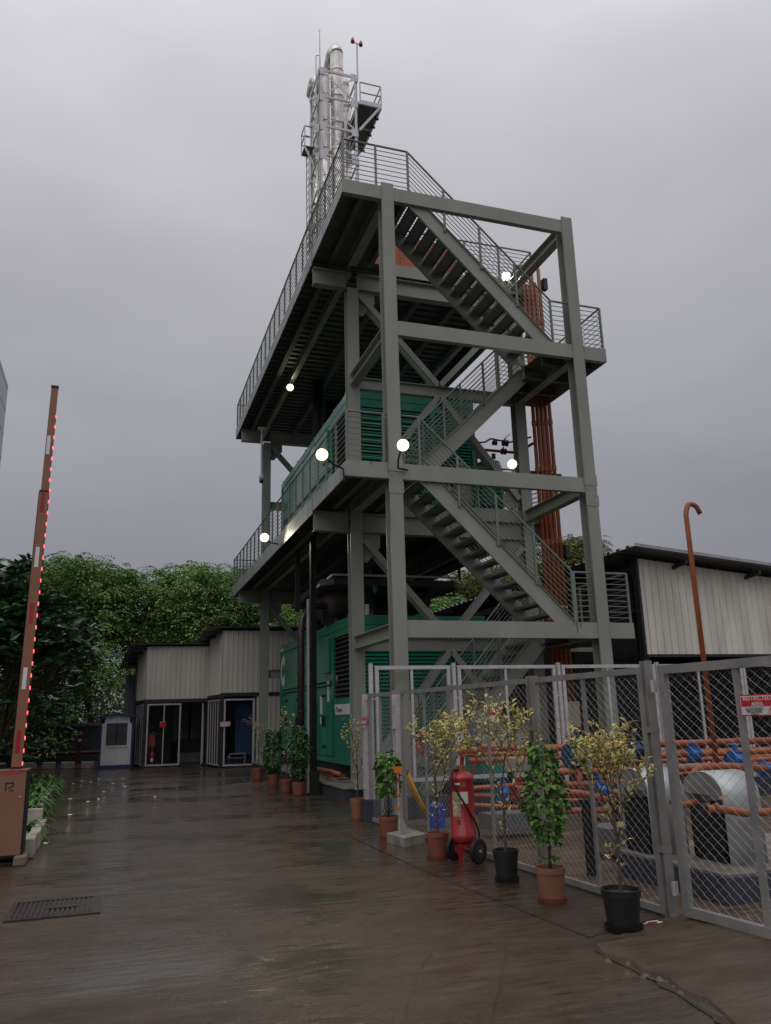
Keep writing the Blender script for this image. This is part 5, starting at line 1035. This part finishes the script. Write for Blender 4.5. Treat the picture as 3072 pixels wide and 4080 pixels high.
roofsheet('roof', (-4.35, 18.55, 4.50), (-1.30, 18.35, 4.50), (-1.2, 24, 3.9), (-4.7, 24, 3.9), TIN, t); roofsheet('roof', (-1.75, 16.32, 4.92), (7, 16.0, 4.92), (7, 24, 4.3), (-2.0, 24, 4.3), TIN, t)
obj('eave_edge', MB().beam((-4.36, 18.53, 4.49), (-1.3, 18.33, 4.49), .03, .06), TRIM, t); obj('eave_edge', MB().beam((-1.76, 16.30, 4.91), (7, 15.98, 4.91), .03, .06), TRIM, t)
for y in (18.9, 19.8, 21.0, 22.2): obj('purlin', MB().beam((-4.35, y, 4.40-(y-18.2)*.1), (-3.7, y, 4.40-(y-18.2)*.1), .06, .09), TRIM, t)
for y in (16.6, 17.6, 18.6): obj('purlin', MB().beam((-1.75, y, 4.80-(y-16)*.08), (-1.2, y, 4.80-(y-16)*.08), .06, .09), TRIM, t)
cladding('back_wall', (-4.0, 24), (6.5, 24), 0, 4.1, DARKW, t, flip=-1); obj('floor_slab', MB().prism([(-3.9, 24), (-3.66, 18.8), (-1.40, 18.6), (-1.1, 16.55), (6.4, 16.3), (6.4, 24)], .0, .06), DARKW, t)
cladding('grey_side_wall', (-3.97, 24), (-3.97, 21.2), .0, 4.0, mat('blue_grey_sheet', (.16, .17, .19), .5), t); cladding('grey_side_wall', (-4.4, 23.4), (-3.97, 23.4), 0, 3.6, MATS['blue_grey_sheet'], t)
# interior partitions seen through the gates
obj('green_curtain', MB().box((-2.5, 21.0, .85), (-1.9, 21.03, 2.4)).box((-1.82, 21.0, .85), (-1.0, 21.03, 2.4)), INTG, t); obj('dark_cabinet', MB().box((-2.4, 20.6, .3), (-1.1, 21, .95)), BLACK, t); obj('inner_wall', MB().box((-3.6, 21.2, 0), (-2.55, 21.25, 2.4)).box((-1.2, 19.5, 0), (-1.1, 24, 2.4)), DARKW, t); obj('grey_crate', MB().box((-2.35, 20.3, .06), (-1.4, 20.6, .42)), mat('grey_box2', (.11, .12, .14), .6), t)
obj('blue_sheet', MB().box((-.45, 18.0, .35), (2.6, 18.04, 2.2)), INTB, t)
def gate(label, a, b, z1, stud=(.5,), fm=FWH): return panel(label, a, b, .06, z1, 'wire mesh gates of the shed', fm, studs=stud, w=.055, name='shed_gate', cat='gate', pitch=.14)
gate('double leaf mesh gate of the shed next to the guard booth', (-3.60, 18.60), (-2.44, 18.50), 2.28); gate('open mesh gate leaf at the shed recess', (-1.62, 18.46), (-1.50, 19.2), 2.26, ())
gate('narrow mesh side panel between guard booth and shed gate', (-3.93, 20.9), (-3.75, 18.9), 2.28, (.33, .66)); gate('mesh panel on the side return of the shed recess', (-1.42, 18.3), (-1.18, 16.6), 2.36, (.2, .4, .6, .8))
gate('mesh gate of the shed front nearest the tower', (-1.06, 16.38), (-.02, 16.34), 2.36, (.97,))
sign('small red notice on the double leaf shed gate', (-3.16, 18.47, 1.42), (1, -.05, 0), (0, 0, 1), .2, .22, [], .97, icon=False)
sign('small pale red notice on the shed gate nearest the tower', (-1.22, 16.28, 1.4), (1, 0, 0), (0, 0, 1), .36, .19, [], .2)
# things inside the shed bay
for x, lab in ((-3.38, 'red extinguisher on the floor inside the shed gate by the booth'),):
    t = thing('fire_extinguisher', lab, 'fire extinguisher', (x, 18.9, .06)); obj('cylinder', MB().lathe([(0, 0), (.08, 0), (.08, .4), (.05, .47), (0, .48)], (x, 18.9, .06), 12), RED, t, smooth=True); obj('label', MB().box((x-.05, 18.81, .2), (x+.05, 18.818, .32)), PAPER, t)
    obj('hose', MB().tube([(x, 18.9, .55), (x+.1, 18.85, .45), (x+.08, 18.85, .2)], .012, 5), BLACK, t)
t = thing('red_hose_rack', 'red fire point stand with a cross bar inside the shed gate by the booth', 'fire point', (-3.35, 19.1, .06)); obj('post', MB().box((-3.38, 19.08, .06), (-3.33, 19.12, 1.28)), RED, t); obj('cross_bar', MB().beam((-3.6, 19.1, 1.2), (-3.05, 19.1, 1.18), .05, .06), BARK, t); obj('box', MB().box((-3.5, 19.1, .75), (-3.28, 19.3, 1.2)), RED, t)
t = thing('metal_stool', 'low metal frame bench inside the shed gate nearest the tower', 'bench', (-.4, 17.2, .06)); obj('seat', MB().box((-.75, 17.1, .42), (-.15, 17.4, .45)), GALV, t); obj('seat', MB().box((-.7, 17.1, .28), (-.15, 17.4, .3)), GALV, t)
for x in (-.73, -.2): obj('leg', MB().tube([(x, 17.12, .06), (x, 17.12, .45)], .015, 5), GALV, t); obj('leg', MB().tube([(x, 17.38, .06), (x, 17.38, .45)], .015, 5), GALV, t)
t = thing('spray_bottle', 'small blue bottle with a white cap on the shed floor', 'bottle', (-.8, 17.0, .06)); obj('body', MB().lathe([(0, 0), (.06, 0), (.06, .2), (.02, .25)], (-.8, 17, .06), 10), DRUM, t); obj('cap', MB().lathe([(.02, .25), (.025, .25), (.025, .3), (0, .3)], (-.8, 17, .06), 8), WHITE, t)

# ------------------------------------------------------------------ large shed on the right
t = thing('open_shed', 'large dark open sided shed with cream ribbed front wall behind the tower', 'shed', (7.8, 4, 0))
cladding('front_wall', (7.82, 4), (17.5, 4), 2.97, 5.42, CLADW, t, z1b=4.55, pitch=.21, rib=.035, narrow=.035)
obj('corner_trim', MB().box((7.76, 3.96, 2.9), (7.83, 4.04, 5.45)), TRIM, t); obj('bottom_trim', MB().beam((7.8, 4.0, 2.93), (17.5, 4.0, 2.93), .08, .07), TRIM, t)
roofsheet('roof', (7.35, 3.35, 5.60), (7.35, 20, 5.66), (18, 20, 4.75), (18, 3.35, 4.68), TIN, t, pitch=.42, rib=.07)
obj('eave_edge', MB().beam((7.33, 3.34, 5.64), (18, 3.34, 4.72), .02, .06), ROOFED, t)
for x in (8.9, 11.2, 13.6): obj('rafter_end', MB().beam((x, 3.42, 5.40-(x-7.35)*.087), (x, 4.0, 5.34-(x-7.35)*.087), .07, .1), TRIM, t)
for y in [4.2+1.6*i for i in range(10)]: obj('rafter', MB().beam((7.5, y, 5.50), (17.8, y, 4.6), .08, .14), TRIM, t)
for y in (4.1, 8, 12, 16, 20):
    for x in (7.85, 12.5, 17): obj('column', MB().box((x-.08, y-.08, 0), (x+.08, y+.08, 5.4-(x-7.85)*.09)), TRIM, t)
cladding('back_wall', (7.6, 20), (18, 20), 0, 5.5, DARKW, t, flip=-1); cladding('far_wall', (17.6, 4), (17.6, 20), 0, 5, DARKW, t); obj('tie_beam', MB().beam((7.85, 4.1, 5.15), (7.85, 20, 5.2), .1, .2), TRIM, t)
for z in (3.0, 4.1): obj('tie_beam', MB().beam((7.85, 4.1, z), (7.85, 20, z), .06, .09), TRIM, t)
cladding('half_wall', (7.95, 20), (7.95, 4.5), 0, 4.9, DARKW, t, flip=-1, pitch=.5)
tag(obj('wall_stub', MB().box((4.9, 3.6, 3.0), (6.5, 3.68, 3.1)), CONC), 'short pale ledge end beside the right landing of the first stair', 'ledge')
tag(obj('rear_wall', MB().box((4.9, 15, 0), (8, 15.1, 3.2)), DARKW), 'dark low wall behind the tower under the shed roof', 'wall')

# ------------------------------------------------------------------ boundary wall, pipe, lit windows, pale tower block
t = thing('boundary_wall', 'low dark stone boundary wall with pale coping behind the trees', 'wall', (-10, 27, 0)); obj('wall', MB().prism([(-22, 31), (-3.5, 25.6), (-3.5, 25.9), (-22, 31.3)], 0, 1.52), STONE, t); obj('coping', MB().prism([(-22, 30.93), (-3.5, 25.53), (-3.5, 25.97), (-22, 31.37)], 1.52, 1.66), CONC, t)
src = None
for i in range(26):
    x = -21+i*.68; y = 30.95-(x+21)*.292
    if src is None: src = obj('railing_bar', MB().box((x-.015, y-.015, 1.66), (x+.015, y+.015, 2.4)), BLACK, t); xx, yy = x, y
    else: piece('railing_bar', src, t, (x-xx, y-yy, 0))
for z in (2.0, 2.38): obj('railing_rail', MB().beam((-22, 31.1, z), (-3.6, 25.8, z), .03, .03), BLACK, t)
pipe('long thin red fire pipe running low before the boundary wall', [(-14, 26.3, .55), (-9.6, 25.5, .42), (-4.2, 23.6, .46)], .07, mat('dark_red_pipe', (.10, .01, .014), .5), group=None)
t = thing('fire_hydrant', 'dark red hydrant standing before the boundary wall left of the booth', 'hydrant', (-6.1, 24.2, 0)); obj('post', MB().lathe([(.08, 0), (.08, 1.1), (.14, 1.12), (.14, 1.2), (.06, 1.3), (0, 1.32)], (-6.1, 24.2, 0), 12), MATS['dark_red_pipe'], t); obj('outlet', MB().tube([(-6.1, 24.2, .95), (-6.1, 23.95, .95)], .06, 8), GALV, t)
t = thing('house', 'low dim house with warm lit windows far behind the boundary wall', 'house', (-11, 36, 0)); obj('wall', MB().box((-14.5, 36, 0), (-6.8, 40, 3.6)), mat('dim_house', (.10, .075, .06), .7), t); obj('roof', MB().box((-15, 35.6, 3.6), (-6.3, 40.4, 3.8)), DGREY, t)
for x in (-11.9, -9.3): f = obj('window', MB().box((x-.1, 35.95, 1.85), (x+1.1, 35.99, 2.95)), DGREY, t); obj('pane', MB().box((x, 35.93, 1.95), (x+1.0, 35.95, 2.85)), YWIN, f)
t = thing('office_block', 'pale panelled building whose corner shows at the left edge', 'building', (-16, 30, 0)); obj('wall', MB().box((-24, 6, 0), (-11.02, 30, 19.0)), BLDG, t)
for z in range(1, 16): obj('floor_joint', MB().box((-11.018, 6, z*1.25), (-11.005, 30, z*1.25+.025)), GALV, t)
for y in (12, 18, 24): obj('panel_joint', MB().box((-11.018, y, 0), (-11.004, y+.025, 19.0)), GALV, t)

# ------------------------------------------------------------------ trees
def limb(mb, p, d, ln, r, dep, rd, tips, sp=.6, up=.12):
    p = Vector(p); d = Vector(d).normalized(); pts = [p]; q = p.copy()
    for i in range(4): d = (d+Vector((rd.gauss(0, .12), rd.gauss(0, .12), up*.3))).normalized(); q = q+d*ln/4; pts.append(q.copy())
    mb.tube(pts, [r*(1-.1*i) for i in range(5)], 6, False)
    if dep == 0: tips.append((q, d)); return
    for k in range(rd.choice((2, 3, 3))):
        a = rd.uniform(0, 6.28); s = rd.uniform(.5, 1)*sp; limb(mb, pts[-1] if k else pts[3], (d+Vector((math.cos(a)*s, math.sin(a)*s, up))).normalized(), ln*rd.uniform(.62, .85), r*.62, dep-1, rd, tips, sp, up)
def frangipani(label, x, y, H, seed, n_extra=0, sq=1.):
    rd = random.Random(seed); t = thing('frangipani_tree', label, 'tree', (x, y, 0), 'dark frangipani trees on the left'); mb = MB(); tips = []
    for k in range(5): a = k*1.3+rd.random(); limb(mb, (x+.1*math.cos(a), y+.1*math.sin(a), 0), (math.cos(a)*.5, math.sin(a)*.5, 1), H*.34, .085, 4, rd, tips, .75, .1)
    zc = max(p.z for p, _ in tips); k = H/zc
    mb.v = [(x+(v[0]-x)*sq, y+(v[1]-y)*sq, v[2]*k) for v in mb.v]; obj('trunk', mb, BARK, t, smooth=True); c = []; d = []; fl = MB()
    tips = [(Vector((x+(p.x-x)*sq, y+(p.y-y)*sq, p.z*k)), dr) for p, dr in tips]; more = []
    for q in range(22):
        a = rd.uniform(0, 6.28); rr = rd.uniform(1.2, 2.6)*sq*1.3; tips.append((Vector((x+rr*math.cos(a), y+rr*math.sin(a), rd.uniform(.5, 3.2))), Vector((math.cos(a), math.sin(a), .4))))
    for p, dr in tips:
        more.append((p, dr))
        for _ in range(n_extra): more.append((p+Vector((rd.gauss(0, .35), rd.gauss(0, .35), rd.gauss(-.25, .35))), dr))
    for p, dr in more:
        for j in range(9):
            a = j*2.4+rd.random(); e_ = rd.uniform(-.35, .75); c.append((p+dr*rd.uniform(-.1, .02))[:]); d.append((math.cos(a), math.sin(a), e_))
        if rd.random() < .035:
            for q in range(5): u = p+Vector((rd.gauss(0, .08), rd.gauss(0, .08), .1+rd.gauss(0, .05))); s = .06; fl.add([u+Vector((s, 0, 0)), u+Vector((0, s, .02)), u+Vector((-s, 0, 0)), u+Vector((0, -s, .02)), u+Vector((0, 0, s))], [(0, 1, 4), (1, 2, 4), (2, 3, 4), (3, 0, 4), (3, 2, 1, 0)])
    sz = np.array([rd.uniform(.30, .50) for _ in c]); leaves('crown', c, d, sz, sz*.36, LEAFF, t, fold=.12)
    if fl.v: obj('blossom', fl, FLOW, t, kind='stuff')
    
frangipani('large dark frangipani tree with white blossoms behind the barrier boom', -8.0, 10.5, 5.9, 21, 1, .68); frangipani('dark frangipani tree at the left edge of the view', -10.6, 11.5, 6.1, 22, 1, .8); frangipani('frangipani tree leaning toward the booth', -8.6, 15.5, 6.3, 23, 1, .8)
def feathery(label, x, y, H, Rr, seed, n, m=LEAFT, low=.04, group='feathery green trees behind the sheds', frond=True):
    rd = random.Random(seed); t = thing('feathery_tree', label, 'tree', (x, y, 0), group); mb = MB(); tips = []
    limb(mb, (x, y, 0), (rd.gauss(0, .08), rd.gauss(0, .08), 1), H*.36, H*.022, 4, rd, tips, .62, .22); zc = max(p.z for p, _ in tips); k = H*.96/zc
    mb.v = [(v[0], v[1], v[2]*k) for v in mb.v]; obj('trunk', mb, BARK, t, smooth=True)
    P = [Vector((x+(p.x-x)*1.0, y+(p.y-y), p.z*k)) for p, _ in tips]
    blobs = [(p, rd.uniform(.5, 1.0)*Rr*.30) for p in P]
    for i in range(52):
        a = rd.uniform(0, 6.28); h = rd.uniform(low, .93); rr = Rr*math.sqrt(rd.uniform(.1, 1))*math.sin(math.pi*min(.95, .22+h*.68))**.6; blobs.append((Vector((x+rr*math.cos(a), y+rr*math.sin(a), H*h)), rd.uniform(.55, 1.1)*Rr*.3))
    per = n//len(blobs); C_ = []; D_ = []
    for p, r in blobs:
        u = rng.normal(size=(per, 3)); u /= np.linalg.norm(u, axis=1, keepdims=True); rad = r*rng.uniform(.1, 1.45, (per, 1))**.75; C_.append(np.array(p)+u*rad*np.array([1, 1, .62])); v = u*np.array([1, 1, .3])+rng.normal(size=(per, 3))*.45; v[:, 2] -= .25; D_.append(v)
    if frond:      # arching compound fronds breaking the outline
        for p, r in [q_ for q_ in blobs if q_[0].z > H*.55]:
            for q in range(12):
                a = rd.uniform(0, 6.28); h = Vector((math.cos(a), math.sin(a), 0)); b = p+Vector((0, 0, r*.5)); an = rd.uniform(.5, 1.3); c = []; d = []
                for s in range(11):
                    b = b+(h*math.cos(an)+Vector((0, 0, math.sin(an))))*.15; an -= .17; sd = Vector((-h.y, h.x, 0))
                    for g_ in (-1, 1): c.append(b[:]); d.append((sd*g_+h*.4+Vector((0, 0, -.25)))[:])
                C_.append(np.array(c)); D_.append(np.array(d))
    c = np.concatenate(C_); d = np.concatenate(D_); sz = rng.uniform(.13, .24, len(c)); leaves('crown', c, d, sz, sz*.42, m, t); return t
fl_ = [(-12.4, 33, 9.2, 4.0, 51, 'feathery tree rising behind the barrier boom'), (-7.4, 34, 9.4, 4.2, 52, 'broad feathery tree behind the one above the booth'), (-.2, 34, 9.3, 4.2, 53, 'broad feathery tree behind the step in the shed roofs'), (3.6, 34.5, 9.3, 4.0, 54, 'feathery tree just left of the tower corner column'), (-15.5, 31, 9.3, 4.2, 31, 'feathery green tree at the far left behind the frangipani'), (-9.6, 32, 9.5, 4.0, 32, 'tall feathery tree above the dark frangipani crown'), (-5.6, 30.5, 9.2, 4.0, 33, 'bright feathery tree directly above the guard booth'), (-2.2, 32, 9.5, 4.0, 34, 'feathery tree above the middle of the shed roof'), (1.6, 31, 9.2, 4.0, 35, 'feathery tree above the taller shed roof left of the tower'), (5.6, 32, 8.4, 4.2, 36, 'feathery tree seen through the left tower columns'), (-7.8, 26.0, 5.5, 2.6, 37, 'small feathery tree just behind the booth and boundary wall')]
for x, y, H, r, sd_, lab in fl_: feathery(lab, x, y, H, r, sd_, 22000 if H > 7 else 12000)
feathery('feathery tree seen between the stair columns over the shed roof', 12.5, 32, 8.6, 4.4, 41, 13000, group='trees behind the tower'); feathery('olive green tree between the right column and the riser pipes', 21.5, 30, 11.6, 4.6, 42, 16000, LEAFT2, group='trees behind the tower'); feathery('olive green tree behind the stair treads', 17, 33, 10.2, 4.0, 43, 12000, LEAFT2, group='trees behind the tower')
